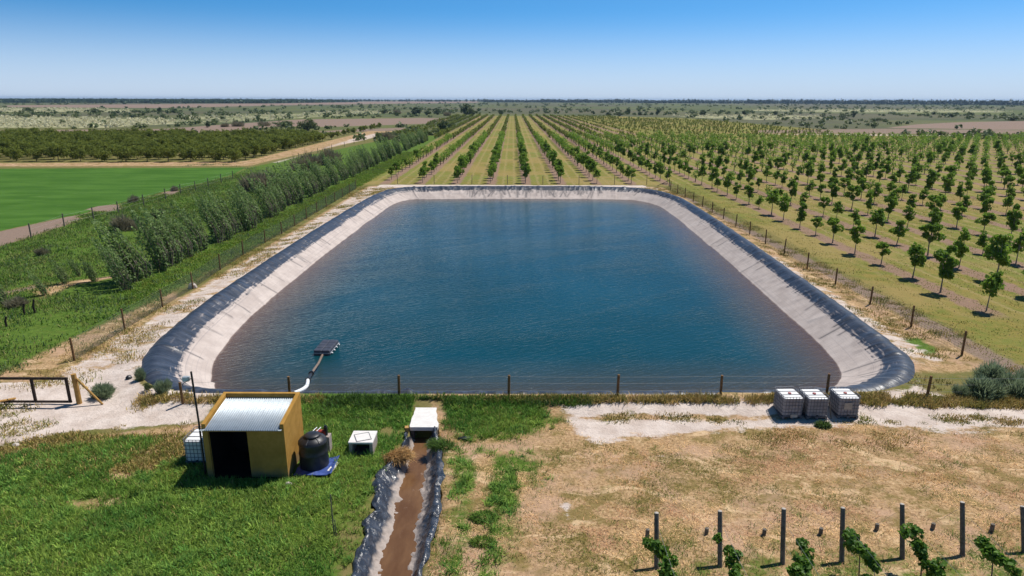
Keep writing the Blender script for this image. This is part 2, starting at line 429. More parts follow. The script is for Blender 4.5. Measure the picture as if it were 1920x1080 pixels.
zone('dry', [(-900, 850), (0, 835), (330, 795), (400, 790), (560, 765), (560, 1500), (-900, 1500)], 0.6, 0.8)
zone('green', [(820, 745), (1000, 752), (1035, 772), (1060, 792), (1010, 815), (930, 828), (860, 828), (825, 800)], 0.9, 0.68)
zone('green', [(824, 838), (935, 830), (1040, 850), (1030, 930), (990, 985), (960, 1080), (900, 1300), (760, 1300), (795, 1060), (826, 960)], 1.2, 0.63)
zone('green', [(1180, 1015), (1400, 1005), (1920, 990), (2400, 985), (2400, 1500), (1150, 1500)], 1.5, 0.47)
zone('dry', [(880, 850), (915, 850), (925, 890), (905, 940), (912, 990), (900, 1040), (880, 1090), (860, 1090), (885, 1010), (880, 950), (900, 900)], 0.3, 1.0)
zone('green', [(892, 855), (915, 855), (925, 890), (905, 940), (912, 990), (900, 1040), (880, 1090), (866, 1090), (885, 1010), (886, 950), (902, 900)], 0.25, 1.0, sub=True)
zone('green', [(972, 890), (985, 890), (1005, 960), (1000, 985), (985, 960)], 0.25, 1.0, sub=True)
# far plain
zone('soil', [(455, 231), (560, 224), (790, 221), (850, 223), (838, 231), (770, 233), (620, 238), (520, 237), (440, 246), (330, 252), (0, 256), (-300, 258), (-300, 249), (0, 244), (300, 242)], 4, 0.85)
zone('soil', [(560, 249), (640, 243), (780, 238), (800, 241), (720, 247)], 3, 0.6)
zone('soil', [(1660, 240), (1720, 233), (1800, 229), (1960, 226), (2100, 226), (2100, 243), (1900, 243), (1760, 241)], 4, 0.98)
zone('sand', [(1430, 252), (1560, 251), (1720, 253), (1960, 252), (1960, 254.5), (1650, 254.5)], 1.2, 0.62)
zone('soil', [(1400, 244), (1660, 241), (1960, 244), (1960, 252), (1420, 251)], 3, 0.58)
zone('soil', [(0, 197.5), (200, 196), (480, 194), (700, 190), (900, 189.5), (900, 192.5), (560, 197), (300, 203), (0, 201)], 30, 0.8)
zone('pale', [(-200, 222), (100, 220), (330, 225), (330, 232), (200, 240), (0, 240), (-200, 241)], 8, 0.85)
zone('pale', [(-200, 203), (120, 203), (260, 206), (260, 210), (0, 210), (-200, 209)], 14, 0.7)
zone('pale', [(330, 219), (480, 215), (700, 207), (760, 211), (600, 220), (420, 231), (340, 233)], 8, 0.52)
zone('pale', [(1230, 217), (1500, 216), (1560, 221), (1440, 226), (1300, 221)], 8, 0.6)
zone('pale', [(1400, 205.5), (1700, 205.5), (1900, 208), (1900, 211), (1600, 211), (1400, 208)], 14, 0.6)
ATT['olive'] = sstep(250, 420, gy)
for x0, x1, y0, y1, a in ((-60, 60, 640, 1200, .4),):
    pass

nx, ny = len(xs), len(ys)
ii = np.arange(nx * ny).reshape(ny, nx)
quads = np.stack([ii[:-1, :-1], ii[:-1, 1:], ii[1:, 1:], ii[1:, :-1]], -1).reshape(-1, 4)

def ground_material():
    t = NT('ground_earth')
    p = t.pos()
    n1 = t.noise(0.9, 7, 0.62); n2 = t.noise(7.0, 6, 0.65); nb = t.noise(0.07, 6, 0.6); nf = t.noise(0.008, 6, 0.6)
    n3 = t.noise(2.6, 6, 0.7, dist=0.6); nfine = t.noise(34.0, 3, 0.6)
    X = t.xyz(p)
    # scrub / rough grass
    near_c = t.mix(t.step(n1, 0.35, 0.65), (0.20, 0.165, 0.065), (0.13, 0.135, 0.035))
    far_c = t.mix(t.step(nb, 0.34, 0.62), (0.088, 0.122, 0.036), (0.150, 0.152, 0.056))
    far_c = t.mix(t.step(nf, 0.42, 0.6), far_c, (0.075, 0.098, 0.040))
    far_c = t.mix(t.step(t.noise(0.0016, 5, 0.6), 0.42, 0.58, 0, 0.75), far_c, (0.12, 0.105, 0.072))
    c = t.mix(t.attr('olive'), near_c, far_c)
    # orchard floor: mown grass lanes and bare tree strips along the rows
    gr = t.mix(t.step(n1, 0.35, 0.68), (0.245, 0.195, 0.052), (0.155, 0.172, 0.034))
    gr = t.mix(t.step(nb, 0.45, 0.62, 0, 0.9), gr, t.mix(n3, (0.13, 0.175, 0.03), (0.24, 0.225, 0.06)))
    fr = t.math('FRACT', t.math('ADD', t.math('DIVIDE', t.math('SUBTRACT', X[0], 2.6), 6.5), 100.5))
    dist = t.math('MULTIPLY', t.math('ABSOLUTE', t.math('SUBTRACT', fr, 0.5)), 6.5)
    wob = t.math('ADD', dist, t.math('MULTIPLY', t.math('SUBTRACT', n1, 0.5), 2.0))
    bare = t.math('MULTIPLY', t.step(wob, 1.15, 0.65), t.attr('strip'))
    wheel = t.math('MULTIPLY', t.math('MULTIPLY', t.step(t.math('ABSOLUTE', t.math('SUBTRACT', wob, 2.25)), 0.35, 0.1), t.attr('strip')), 0.55)
    gr = t.mix(wheel, gr, (0.34, 0.26, 0.12))
    patch = t.step(t.noise(0.045, 4, 0.55), 0.5, 0.6, 0, 0.7)
    gr = t.mix(patch, gr, t.mix(n3, (0.36, 0.25, 0.10), (0.26, 0.20, 0.07)))
    gr = t.mix(bare, gr, t.mix(n2, (0.20, 0.125, 0.085), (0.33, 0.22, 0.155)))
    c = t.mix(t.attr('orch'), c, gr)
    def on(att, nz, amp, w, base, col):
        m = t.step(t.math('ADD', t.attr(att), t.math('MULTIPLY', t.math('SUBTRACT', nz, 0.5), amp)), 0.5 - w, 0.5 + w)
        return t.mix(m, base, col)
    mixn = t.math('ADD', t.math('MULTIPLY', n1, 0.6), t.math('MULTIPLY', n2, 0.4))
    soil = t.mix(n3, (0.20, 0.138, 0.105), (0.30, 0.22, 0.17))
    straw = t.mix(t.step(n2, 0.3, 0.7), (0.26, 0.16, 0.075), (0.54, 0.365, 0.20))
    straw = t.mix(t.step(n1, 0.47, 0.58, 0, 0.8), straw, t.mix(n2, (0.145, 0.11, 0.032), (0.24, 0.18, 0.06)))
    straw = t.mix(t.step(t.noise(0.6, 6, 0.65, t.mapping(p, (0.7, 1.3, 1), (0, 0, 0.35)), 1.4), 0.54, 0.63, 0, 0.8), straw, (0.64, 0.455, 0.27))
    straw = t.mix(t.step(t.noise(0.35, 5, 0.6), 0.48, 0.64, 0, 0.7), straw, (0.49, 0.315, 0.215))
    lush = t.mix(t.step(n3, 0.3, 0.7), (0.055, 0.11, 0.014), (0.12, 0.19, 0.03))
    lush = t.mix(t.step(n1, 0.5, 0.7, 0, 0.5), lush, (0.13, 0.15, 0.03))
    fld = t.mix(t.step(t.noise(0.25, 5, 0.6, t.mapping(p, (0.35, 1, 1))), 0.35, 0.7), (0.045, 0.118, 0.012), (0.078, 0.172, 0.025))
    fld = t.mix(t.step(t.noise(0.6, 4, 0.6, t.mapping(p, (0.3, 1, 1))), 0.63, 0.75, 0, 0.5), fld, (0.16, 0.25, 0.09))
    sand = t.mix(t.step(n1, 0.3, 0.7), (0.52, 0.425, 0.365), (0.68, 0.585, 0.52))
    sand = t.mix(t.step(n2, 0.5, 0.75, 0, 0.45), sand, (0.34, 0.26, 0.20))
    sand = t.mix(t.step(nfine, 0.6, 0.75, 0, 0.35), sand, (0.40, 0.31, 0.24))
    pale = t.mix(t.step(t.noise(0.22, 4, 0.7), 0.42, 0.56), (0.12, 0.14, 0.05), (0.47, 0.44, 0.27))
    c = on('soil', mixn, 0.8, 0.12, c, soil)
    c = on('pale', t.noise(0.035, 4, 0.6), 1.2, 0.15, c, pale)
    c = on('field', n1, 0.5, 0.08, c, fld)
    c = on('dry', mixn, 0.9, 0.12, c, straw)
    c = on('green', mixn, 1.3, 0.14, c, lush)
    c = on('sand', t.math('ADD', t.math('MULTIPLY', t.noise(0.75, 6, 0.66, t.mapping(p, (0.75, 1.5, 1))), 0.75), t.math('MULTIPLY', n2, 0.25)), 1.5, 0.09, c, sand)
    hgt = t.math('ADD', t.math('MULTIPLY', n3, 1.0), t.math('MULTIPLY', n2, 0.5))
    return t.done(t.pbr(c, 0.95, 0.1, 0, t.bump(hgt, 0.7, 0.12)))

g_me = np_mesh('ground', np.stack([gx, gy, gz], 1), quads, ground_material(), True, ATT)
tag(link('ground', g_me), kind='structure')

def att_at(name, x, y):
    """sample a ground zone at points (bilinear on the graded grid)"""
    A = ATT[name].reshape(ny, nx); x = np.asarray(x); y = np.asarray(y)
    ix = np.clip(np.searchsorted(xs, x) - 1, 0, nx - 2); iy = np.clip(np.searchsorted(ys, y) - 1, 0, ny - 2)
    fx = np.clip((x - xs[ix]) / (xs[ix + 1] - xs[ix]), 0, 1); fy = np.clip((y - ys[iy]) / (ys[iy + 1] - ys[iy]), 0, 1)
    return (A[iy, ix] * (1 - fx) + A[iy, ix + 1] * fx) * (1 - fy) + (A[iy + 1, ix] * (1 - fx) + A[iy + 1, ix + 1] * fx) * fy
GZ = gz
def z_at(x, y):
    ATT['_z'] = GZ; v = att_at('_z', x, y); return v

# ------------------------------------------------------------------ pond liner
prof = [(-0.32, 0.10), (-0.12, 0.235), (0.12, 0.36), (0.35, 0.44), (0.65, 0.46), (0.95, 0.41), (1.2, 0.32), (1.45, 0.21), (1.7, 0.10), (1.95, -0.02),
        (2.2, -0.13), (2.45, -0.24), (2.7, -0.35), (2.95, -0.46), (3.2, -0.57), (3.45, -0.68), (3.7, -0.79), (3.95, -0.90), (4.2, -1.01), (4.45, -1.12), (4.7, -1.20),
        (5.3, -1.33), (6.4, -1.58), (8.2, -2.0), (10.5, -2.55)]
prof = np.array(prof)
s_arr = np.arange(NR) * PERIM / NR
NP = len(prof)
Zoff = np.zeros((NR, NP)); Dm = np.tile(prof[:, 0], (NR, 1))
Zoff += 0.05 * (fbm(s_arr[:, None] * 0.35, prof[None, :, 0] * 0.5, 11) - 0.5) * np.ones((NR, NP))
far_side = sstep(112, 118, ring[:, 1]); near_side = sstep(34.5, 32.2, ring[:, 1]); WFr = 0.68 + 0.5 * sstep(108, 117, ring[:, 1]) - 0.18 * near_side * sstep(18.5, 15, np.abs(ring[:, 0])) + 0.14 * sstep(42, 35, ring[:, 1]) * sstep(16, 19, np.abs(ring[:, 0]))
for _ in range(40): WFr = (np.roll(WFr, 4) + WFr + np.roll(WFr, -4)) / 3
Dm = np.where(prof[None, :, 0] > 0.3, 0.3 + (Dm - 0.3) * WFr[:, None], Dm)
rr = random.Random(5)
for i in range(520):
    s0 = rr.uniform(0, PERIM); k = int(s0 / PERIM * NR); fs = far_side[k]
    if fs < 0.5 and rr.random() < 0.35: continue
    w = rr.uniform(0.10, 0.28); a = rr.uniform(0.02, 0.075) * (1.3 if fs > 0.5 else 1.0); sl = rr.uniform(-0.35, 0.35) * (1.4 if fs > 0.5 else 1)
    u0 = rr.uniform(-0.4, 2.2); u1 = u0 + rr.uniform(0.7, 2.6)
    ds = s_arr[:, None] - s0 - sl * (prof[None, :, 0] - u0); ds = (ds + PERIM / 2) % PERIM - PERIM / 2
    Zoff += a * np.exp(-(ds / w) ** 2) * sstep(u0 - 0.3, u0 + 0.2, prof[None, :, 0]) * sstep(u1 + 0.3, u1 - 0.2, prof[None, :, 0])
edge_n = 0.22 * (fbm(s_arr * 0.9, s_arr * 0, 21) - 0.5)
Dm[:, 0] += edge_n; Dm[:, 1] += edge_n * 0.6
Zoff[:, 0] *= 0.3
Zoff -= 0.13 * near_side[:, None] * sstep(1.6, 0.6, prof[None, :, 0])
wl_n = 0.16 * (fbm(s_arr * 0.22, s_arr * 0, 31) - 0.5)
Zoff += wl_n[:, None] * sstep(2.0, 4.2, prof[None, :, 0])
LV = np.stack([ring[:, None, 0] + nrm[:, None, 0] * Dm, ring[:, None, 1] + nrm[:, None, 1] * Dm, prof[None, :, 1] + Zoff], -1).reshape(-1, 3)
# dark battens across the slope, plus fold shading drawn in colour on the far bank
seam_fold = np.zeros((NR, NP))
for i in range(60):
    s0 = rr.uniform(0, PERIM); sl = rr.uniform(-0.12, 0.12); u0 = rr.uniform(0.6, 2.0); u1 = rr.uniform(2.6, 4.6)
    ds = s_arr[:, None] - s0 - sl * prof[None, :, 0]; ds = (ds + PERIM / 2) % PERIM - PERIM / 2
    seam_fold = np.maximum(seam_fold, np.exp(-(ds / 0.11) ** 2) * ((prof[None, :, 0] > u0) & (prof[None, :, 0] < u1)) * rr.uniform(0.4, 1))
far_k = np.where(far_side > 0.9)[0]
for i in range(150):
    s0 = s_arr[far_k[rr.randrange(len(far_k))]]; sl = rr.uniform(-0.5, 0.5); u0 = rr.uniform(0.2, 1.8); u1 = u0 + rr.uniform(0.8, 2.8)
    ds = s_arr[:, None] - s0 - sl * (prof[None, :, 0] - u0); ds = (ds + PERIM / 2) % PERIM - PERIM / 2
    seam_fold = np.maximum(seam_fold, np.exp(-(ds / rr.uniform(0.08, 0.22)) ** 2) * ((prof[None, :, 0] > u0) & (prof[None, :, 0] < u1)) * rr.uniform(0.3, 0.9))
dustline = np.where(ring[:, 0] < 0, 2.15, 1.95); dustline = np.where(far_side > 0.5, 2.05, dustline)
for _ in range(60): dustline = (np.roll(dustline, 3) + dustline + np.roll(dustline, -3)) / 3
du = (prof[None, :, 0] - dustline[:, None])
jj = np.arange(NR * NP).reshape(NR, NP); jn = np.roll(jj, -1, 0)
LF = np.stack([jj[:, :-1], jj[:, 1:], jn[:, 1:], jn[:, :-1]], -1).reshape(-1, 4)
def liner_material():
    t = NT('pond_liner')
    d = t.attr('dust_u'); sm = t.attr('seam_fold'); s = t.attr('run')
    cmb = t.n('ShaderNodeCombineXYZ'); t.put(cmb.inputs[0], s); t.put(cmb.inputs[1], d); vec = cmb.outputs[0]
    streak = t.noise(1.0, 5, 0.65, t.mapping(vec, (2.2, 0.55, 1)))
    band = t.noise(1.0, 5, 0.6, t.mapping(vec, (0.12, 2.6, 1)))
    blot = t.noise(0.8, 6, 0.65)
    film = t.mix(t.step(streak, 0.35, 0.75), (0.020, 0.025, 0.038), (0.068, 0.080, 0.110))
    e = t.math('ADD', d, t.math('ADD', t.math('MULTIPLY', t.math('SUBTRACT', streak, 0.5), 1.4), t.math('MULTIPLY', t.math('SUBTRACT', band, 0.5), 1.7)))
    dust = t.mix(t.step(blot, 0.3, 0.7), (0.44, 0.365, 0.325), (0.57, 0.485, 0.435))
    dust = t.mix(t.step(streak, 0.62, 0.85, 0, 0.12), dust, (0.30, 0.26, 0.26))
    tide = t.noise(1.0, 5, 0.7, t.mapping(vec, (0.035, 6.5, 1)))
    dust = t.mix(t.step(tide, 0.52, 0.66, 0, 0.5), dust, (0.27, 0.235, 0.235))
    fac = t.step(e, -0.14, 0.20)
    thin = t.math('MULTIPLY', t.step(t.noise(1.0, 4, 0.6, t.mapping(vec, (0.6, 3.2, 1))), 0.56, 0.72), t.step(d, -1.2, -0.5, 0, 0.75))
    fac = t.math('MAXIMUM', fac, thin)
    c = t.mix(fac, film, dust)
    mud = t.mix(blot, (0.15, 0.085, 0.065), (0.23, 0.145, 0.115))
    z = t.xyz(t.pos())[2]
    c = t.mix(t.step(t.math('ADD', z, t.math('MULTIPLY', t.math('SUBTRACT', blot, 0.5), 0.12)), -1.06, -1.16), c, mud)
    c = t.mix(t.math('MULTIPLY', sm, 0.85), c, (0.04, 0.042, 0.05))
    rough = t.step(fac, 0, 1, 0.38, 0.9)
    fold = t.noise(1.0, 4, 0.62, t.mapping(vec, (3.4, 0.32, 1), (0, 0, 0.25)), 0.6)
    nm = t.bump(t.math('ADD', t.math('MULTIPLY', fold, 1.6), t.math('MULTIPLY', t.noise(7, 3, 0.6), 0.25)), 0.5, 0.06)
    return t.done(t.pbr(c, rough, 0.5, 0, nm))
liner_me = np_mesh('pond_liner', LV, LF, liner_material(), True,
                   {'dust_u': du.ravel(), 'seam_fold': seam_fold.ravel(), 'run': np.repeat(s_arr, NP)})
tag(link('pond_liner', liner_me), 'wrinkled black plastic sheet lining the bank of the reservoir, dusty toward the water', 'pond liner')

# ------------------------------------------------------------------ pond water
wx = np.arange(ring[:, 0].min(), ring[:, 0].max(), 0.5); wy = np.arange(ring[:, 1].min(), ring[:, 1].max(), 0.5)
WX, WY = np.meshgrid(wx, wy); sdw = sdf(WX.ravel(), WY.ravel(), ring[::6])
wi = np.arange(WX.size).reshape(WX.shape)
wq = np.stack([wi[:-1, :-1], wi[:-1, 1:], wi[1:, 1:], wi[1:, :-1]], -1).reshape(-1, 4)
wq = wq[(sdw[wq] > 1.25).all(1)]
wfw = 0.68 + 0.5 * sstep(104, 113, WY.ravel()) - 0.18 * sstep(40, 35, WY.ravel()) * sstep(18, 14, np.abs(WX.ravel()))
depth = np.clip((sdw - (0.3 + 4.1 * wfw)) * 0.23 / wfw, 0, 4)
def water_material():
    t = NT('pond_water')
    dp = t.attr('depth')
    p = t.mapping(t.pos(), (1, 1, 1), (0, 0, R(-32)))
    w1 = t.noise(1.0, 4, 0.55, t.mapping(p, (1.3, 4.2, 1)), 0.8); w2 = t.noise(1.0, 3, 0.5, t.mapping(p, (3.4, 9.0, 1)))
    big = t.noise(0.05, 4, 0.55)
    calm = t.step(t.noise(0.09, 5, 0.6, t.mapping(p, (0.5, 1.6, 1)), 0.8), 0.36, 0.64, 0.7, 1.15)
    hgt = t.math('MULTIPLY', t.math('ADD', t.math('MULTIPLY', w1, 0.62), t.math('MULTIPLY', w2, 0.28)), calm)
    nm = t.bump(hgt, 0.6, 0.16)
    turb = t.math('SUBTRACT', 1.0, t.math('POWER', 2.718, t.math('MULTIPLY', dp, -1.5)))
    turb = t.math('ADD', t.math('MULTIPLY', turb, 0.90), 0.10)
    body = t.mix(t.step(dp, 0.0, 2.1), (0.085, 0.076, 0.064), t.mix(t.step(big, 0.3, 0.7), (0.003, 0.043, 0.056), (0.005, 0.060, 0.086)))
    df = t.n('ShaderNodeBsdfDiffuse'); t.put(df.inputs[0], body)
    tr = t.n('ShaderNodeBsdfTransparent'); t.put(tr.inputs[0], (0.80, 0.74, 0.72))
    m1 = t.n('ShaderNodeMixShader'); t.put(m1.inputs[0], turb); t.t.links.new(tr.outputs[0], m1.inputs[1]); t.t.links.new(df.outputs[0], m1.inputs[2])
    gl = t.n('ShaderNodeBsdfGlossy'); gl.inputs['Roughness'].default_value = 0.09; t.put(gl.inputs['Color'], (0.80, 0.93, 1.0)); t.put(gl.inputs['Normal'], nm)
    fr = t.n('ShaderNodeFresnel'); fr.inputs['IOR'].default_value = 1.22; t.put(fr.inputs['Normal'], nm)
    m2 = t.n('ShaderNodeMixShader'); t.t.links.new(fr.outputs[0], m2.inputs[0]); t.t.links.new(m1.outputs[0], m2.inputs[1]); t.t.links.new(gl.outputs[0], m2.inputs[2])
    return t.done(m2.outputs[0])
w_me = np_mesh('pond_water', np.stack([WX.ravel(), WY.ravel(), np.full(WX.size, WATER_Z)], 1), wq, water_material(), True, {'depth': depth})
tag(link('pond_water', w_me), kind='structure')

# ------------------------------------------------------------------ ditch: crumpled plastic and brown water
DY = np.concatenate([np.linspace(dl[i, :, 1].mean(), dl[i + 1, :, 1].mean(), max(2, int(abs(dl[i + 1, :, 1].mean() - dl[i, :, 1].mean()) / 0.06)), endpoint=False) for i in range(len(dl) - 1)])
DY = DY[DY > 12.5]
cols = [np.interp(-DY, -dl[:, k, 1], dl[:, k, 0]) for k in range(4)]
nU = 46; us = np.linspace(0, 1, nU)
zprof = np.interp(us, [0, 0.04, 0.10, 0.2, 0.33, 0.5, 0.67, 0.8, 0.90, 0.96, 1.0], [0.0, 0.07, 0.09, -0.16, -0.46, -0.85, -0.50, -0.20, 0.09, 0.07, 0.0])
DX = np.stack([np.interp(us, [0, 0.33, 0.67, 1.0], [cols[k][i] for k in range(4)]) for i in range(len(DY))])
DYY = np.repeat(DY[:, None], nU, 1)
jag = 0.45 * (fbm(DY * 1.5, DY * 0, 51) - 0.5)[:, None] * sstep(0.3, 0.0, us)[None, :] + 0.3 * (fbm(DY * 1.4, DY * 0, 52) - 0.5)[:, None] * sstep(0.7, 1.0, us)[None, :]
DX = DX + jag
def crump(x, y):
    a = np.abs(fbm(x * 1.7, y * 1.7, 61) - 0.5) * 2; b = np.abs(fbm(x * 4.3, y * 4.3, 62) - 0.5) * 2
    return 0.42 * (a - 0.25) + 0.22 * (b - 0.25)
DZ = zprof[None, :] + D_EDGE + crump(DX, DYY) * sstep(0.0, 0.06, us)[None, :] * sstep(1.0, 0.94, us)[None, :] * 0.55
q = np.arange(DX.size).reshape(DX.shape)
DF = np.stack([q[:-1, :-1], q[:-1, 1:], q[1:, 1:], q[1:, :-1]], -1).reshape(-1, 4)
def film_material():
    t = NT('ditch_film'); n = t.noise(2.2, 5, 0.6); f = t.noise(9, 4, 0.6)
    c = t.mix(t.step(n, 0.35, 0.7), (0.020, 0.025, 0.036), (0.060, 0.070, 0.092))
    z = t.xyz(t.pos())[2]
    low = t.step(t.math('ADD', z, t.math('MULTIPLY', t.math('SUBTRACT', n, 0.5), 0.5)), -0.20, -0.42)
    c = t.mix(t.math('MULTIPLY', low, 0.9), c, t.mix(f, (0.33, 0.265, 0.225), (0.50, 0.43, 0.385)))
    c = t.mix(t.step(t.noise(1.1, 5, 0.7), 0.58, 0.7, 0, 0.5), c, (0.30, 0.25, 0.21))
    return t.done(t.pbr(c, t.step(low, 0, 1, 0.26, 0.8), 0.6, 0, t.bump(t.noise(5, 4, 0.6, dist=1.0), 0.6, 0.08)))
tag(link('ditch_liner', np_mesh('ditch_liner', np.stack([DX, DYY, DZ], -1).reshape(-1, 3), DF, film_material(), True)),
    'crumpled shiny black plastic sheet lining the narrow ditch in the foreground', 'ditch liner')
def mud_water():
    t = NT('ditch_water'); n = t.noise(0.9, 5, 0.6, t.mapping(t.pos(), (1.6, 0.5, 1)))
    c = t.mix(t.step(n, 0.3, 0.7), (0.115, 0.056, 0.026), (0.185, 0.10, 0.048))
    c = t.mix(t.step(t.noise(2.3, 5, 0.7), 0.62, 0.72, 0, 0.45), c, (0.34, 0.25, 0.19))
    return t.done(t.pbr(c, 0.16, 0.35, 0, t.bump(t.noise(5, 3, 0.5), 0.12, 0.03)))
wl_, wr_ = cols[1] - 0.45, cols[2] + 0.45
dv = np.concatenate([np.stack([wl_, DY, np.full(DY.shape, D_WATER)], 1), np.stack([wr_, DY, np.full(DY.shape, D_WATER)], 1)])
nD = len(DY); k = np.arange(nD - 1)
# the water runs a little way into the culvert
dv = np.vstack([dv, [[-4.72, 28.9, D_WATER], [-3.52, 28.9, D_WATER]]])
df_ = np.vstack([np.stack([k, k + nD, k + nD + 1, k + 1], 1), [[2 * nD, 2 * nD + 1, nD, 0]]])
tag(link('ditch_water', np_mesh('ditch_water', dv, df_, mud_water(), True)), kind='structure')

# ------------------------------------------------------------------ foliage builders (local coordinates)
def leaf_cloud(cent, nrm_out, size, rng, aspect=0.6, flat=0.5):
    """diamond leaves at cent (n,3); nrm_out biases their facing outwards"""
    n = len(cent)
    nv = rng.normal(size=(n, 3)); nv /= np.linalg.norm(nv, axis=1)[:, None]
    nv = nv + flat * nrm_out + np.array([0, 0, 0.55]); nv /= np.linalg.norm(nv, axis=1)[:, None]
    a = np.cross(nv, rng.normal(size=(n, 3))); a /= np.linalg.norm(a, axis=1)[:, None] + 1e-9
    b = np.cross(nv, a); s = (size * rng.uniform(0.6, 1.35, n))[:, None]
    V = np.stack([cent - a * s, cent + b * s * aspect + nv * s * 0.15, cent + a * s, cent - b * s * aspect + nv * s * 0.15], 1).reshape(-1, 3)
    return V, np.arange(4 * n).reshape(n, 4)

def crown_points(rng, nclump, nleaf, rx, ry, rz, zc, clump=0.42, shape='oval', lean=(0, 0)):
    C = []
    while len(C) < nclump:
        p = rng.uniform(-1, 1, 3)
        d = np.linalg.norm(p)
        if d > 1 or d < 0.25: continue
        if shape == 'oval':
            w = 1 - 0.30 * max(0, p[2]) - 0.12 * max(0, -p[2])
            p = np.array([p[0] * w, p[1] * w, p[2]])
        C.append(p)
    C = np.array(C) * np.array([rx, ry, rz]) * 0.86
    idx = rng.integers(0, nclump, nleaf)
    sz = rng.uniform(0.7, 1.3, nclump)[idx]
    off = rng.normal(size=(nleaf, 3)); off /= np.linalg.norm(off, axis=1)[:, None]
    off *= (rng.uniform(0.2, 1, nleaf) ** 0.5 * sz)[:, None] * clump * np.array([1, 1, 0.8])
    P = C[idx] + off
    out = off / (np.linalg.norm(off, axis=1)[:, None] + 1e-9)
    P[:, 2] += zc
    P[:, 0] += lean[0] * P[:, 2]; P[:, 1] += lean[1] * P[:, 2]
    return P, out, C + np.array([0, 0, zc])

def make_tree(name, seed, h, r, trunk_h, nleaf, leaf, mat, bark, nclump=22, shape='oval', clump=None, lean=(0, 0), tr=0.055):
    rng = np.random.default_rng(seed)
    rz = (h - trunk_h) / 2; zc = trunk_h + rz
    P, out, C = crown_points(rng, nclump, nleaf, r, r, rz, zc, clump or r * 0.40, shape, lean)
    V, Fq = leaf_cloud(P, out, leaf, rng)
    crown_me = np_mesh(name + '_crown', V, Fq, mat)
    mb = MB()
    top = Vector((lean[0] * zc * 1.2, lean[1] * zc * 1.2, zc + rz * 0.45))
    k = Vector((rng.normal() * 0.05 * r, rng.normal() * 0.05 * r, trunk_h))
    mb.tube([(0, 0, -0.15), (0, 0, 0.02), k * 0.5, k, k.lerp(top, 0.5), top], [tr * 1.5, tr * 1.25, tr, tr * 0.85, tr * 0.55, tr * 0.2], 7)
    for c in C[rng.permutation(len(C))[:7]]:
        c = Vector(c); c.x += lean[0] * c.z; c.y += lean[1] * c.z
        b0 = k.lerp(top, rng.uniform(0.0, 0.5))
        mb.tube([b0, b0.lerp(c, 0.5) + Vector((0, 0, 0.05)), c], [tr * 0.5, tr * 0.35, tr * 0.12], 5)
    t_o = mb.build(name + '_trunk', bark); trunk_me = t_o.data; bpy.data.objects.remove(t_o)
    return trunk_me, crown_me

def tree_thing(name, meshes, loc, rz, sc, label, cat, group, scz=None):
    e = empty(name, loc, rz); e.scale = (sc, sc, scz or sc)
    link('trunk', meshes[0], e); link('crown', meshes[1], e)
    return tag(e, label, cat, group)

def place_variant(name, protos, vi, loc, rz, sc, label, cat, group, scz=None):
    """first use of a variant builds the thing, later uses copy it with its parts"""
    if protos[vi] is None or isinstance(protos[vi], tuple):
        o = tree_thing(name, protos[vi], loc, rz, sc, label, cat, group, scz); protos[vi] = o
    else:
        o = copy_tree(protos[vi]); o.location = loc; o.rotation_euler = (0, 0, rz); o.scale = (sc, sc, scz or sc); tag(o, label, cat, group)
    return o

ONES = 'zeroth first second third fourth fifth sixth seventh eighth ninth tenth eleventh twelfth thirteenth fourteenth fifteenth sixteenth seventeenth eighteenth nineteenth'.split()
TENS = {2: 'twent', 3: 'thirt', 4: 'fort', 5: 'fift', 6: 'sixt', 7: 'sevent', 8: 'eight', 9: 'ninet'}
def ordw(n):
    if n < 20: return ONES[n]
    if n >= 100: return 'hundredth' if n == 100 else 'hundred-and-' + ordw(n - 100)
    t, u = divmod(n, 10)
    return TENS[t] + 'ieth' if u == 0 else TENS[t] + 'y-' + ONES[u]

# ------------------------------------------------------------------ orchard trees
orch = [make_tree('orchard_tree', 100 + i, 3.5, 0.76 + 0.13 * (i % 3), 0.95, 620, 0.175, M['orchard_leaf'], M['pale_bark'], 9 + 2 * (i % 5), clump=0.40) for i in range(8)]
cand = []
rows_c = [-23.4, -16.9, -10.4, -3.9, 2.6, 9.1, 15.6, 22.1, 28.6]
rj = random.Random(21)
for ri, X in enumerate(rows_c):
    Y = 124.5; k = 0
    while Y < 262:
        k += 1
        if not (ri == 0 and Y < 125) and rj.random() > 0.04: cand.append((X + rj.uniform(-.25, .25), Y + rj.uniform(-.4, .4), 'c', ri + 1, k, rj.uniform(0.78, 1.12) * (0.85 if ri < 2 else 1.0)))
        Y += 4.9 if ri not in (3, 4) else 4.2
for ri in range(0, 34):
    X = 35.1 + 6.5 * ri; Y = 47.2 + (0.6 if ri % 2 else 0) ; k = 0
    if ri == 1: Y = 46.5
    while Y < 262:
        k += 1
        x, y, zc = proj(X, Y, 1.5)
        if x < 1990 and rj.random() > 0.05:
            s = rj.uniform(0.72, 1.12)
            if rj.random() < 0.12: s *= 0.68
            cand.append((X + rj.uniform(-.3, .3), Y + rj.uniform(-.5, .5), 'r', ri + 1, k, s))
        Y += 4.75
# the trees the photograph shows clearly in the first row keep their own sizes
fix = {(1, 1): 0.80, (1, 2): 1.12, (1, 3): 1.0, (1, 4): 0.74, (1, 5): 1.0, (1, 6): 0.95, (2, 3): 1.08}
cand = [(c[0], c[1], c[2], c[3], c[4], fix.get((c[3], c[4]), c[5]) if c[2] == 'r' else c[5]) for c in cand]
cand = [c for c in cand if proj(c[0], c[1], 1.5)[0] < 1960]
cand.sort(key=lambda c: proj(c[0], c[1], 1.5)[2] / c[5])
protos = list(orch)
cnt = {}
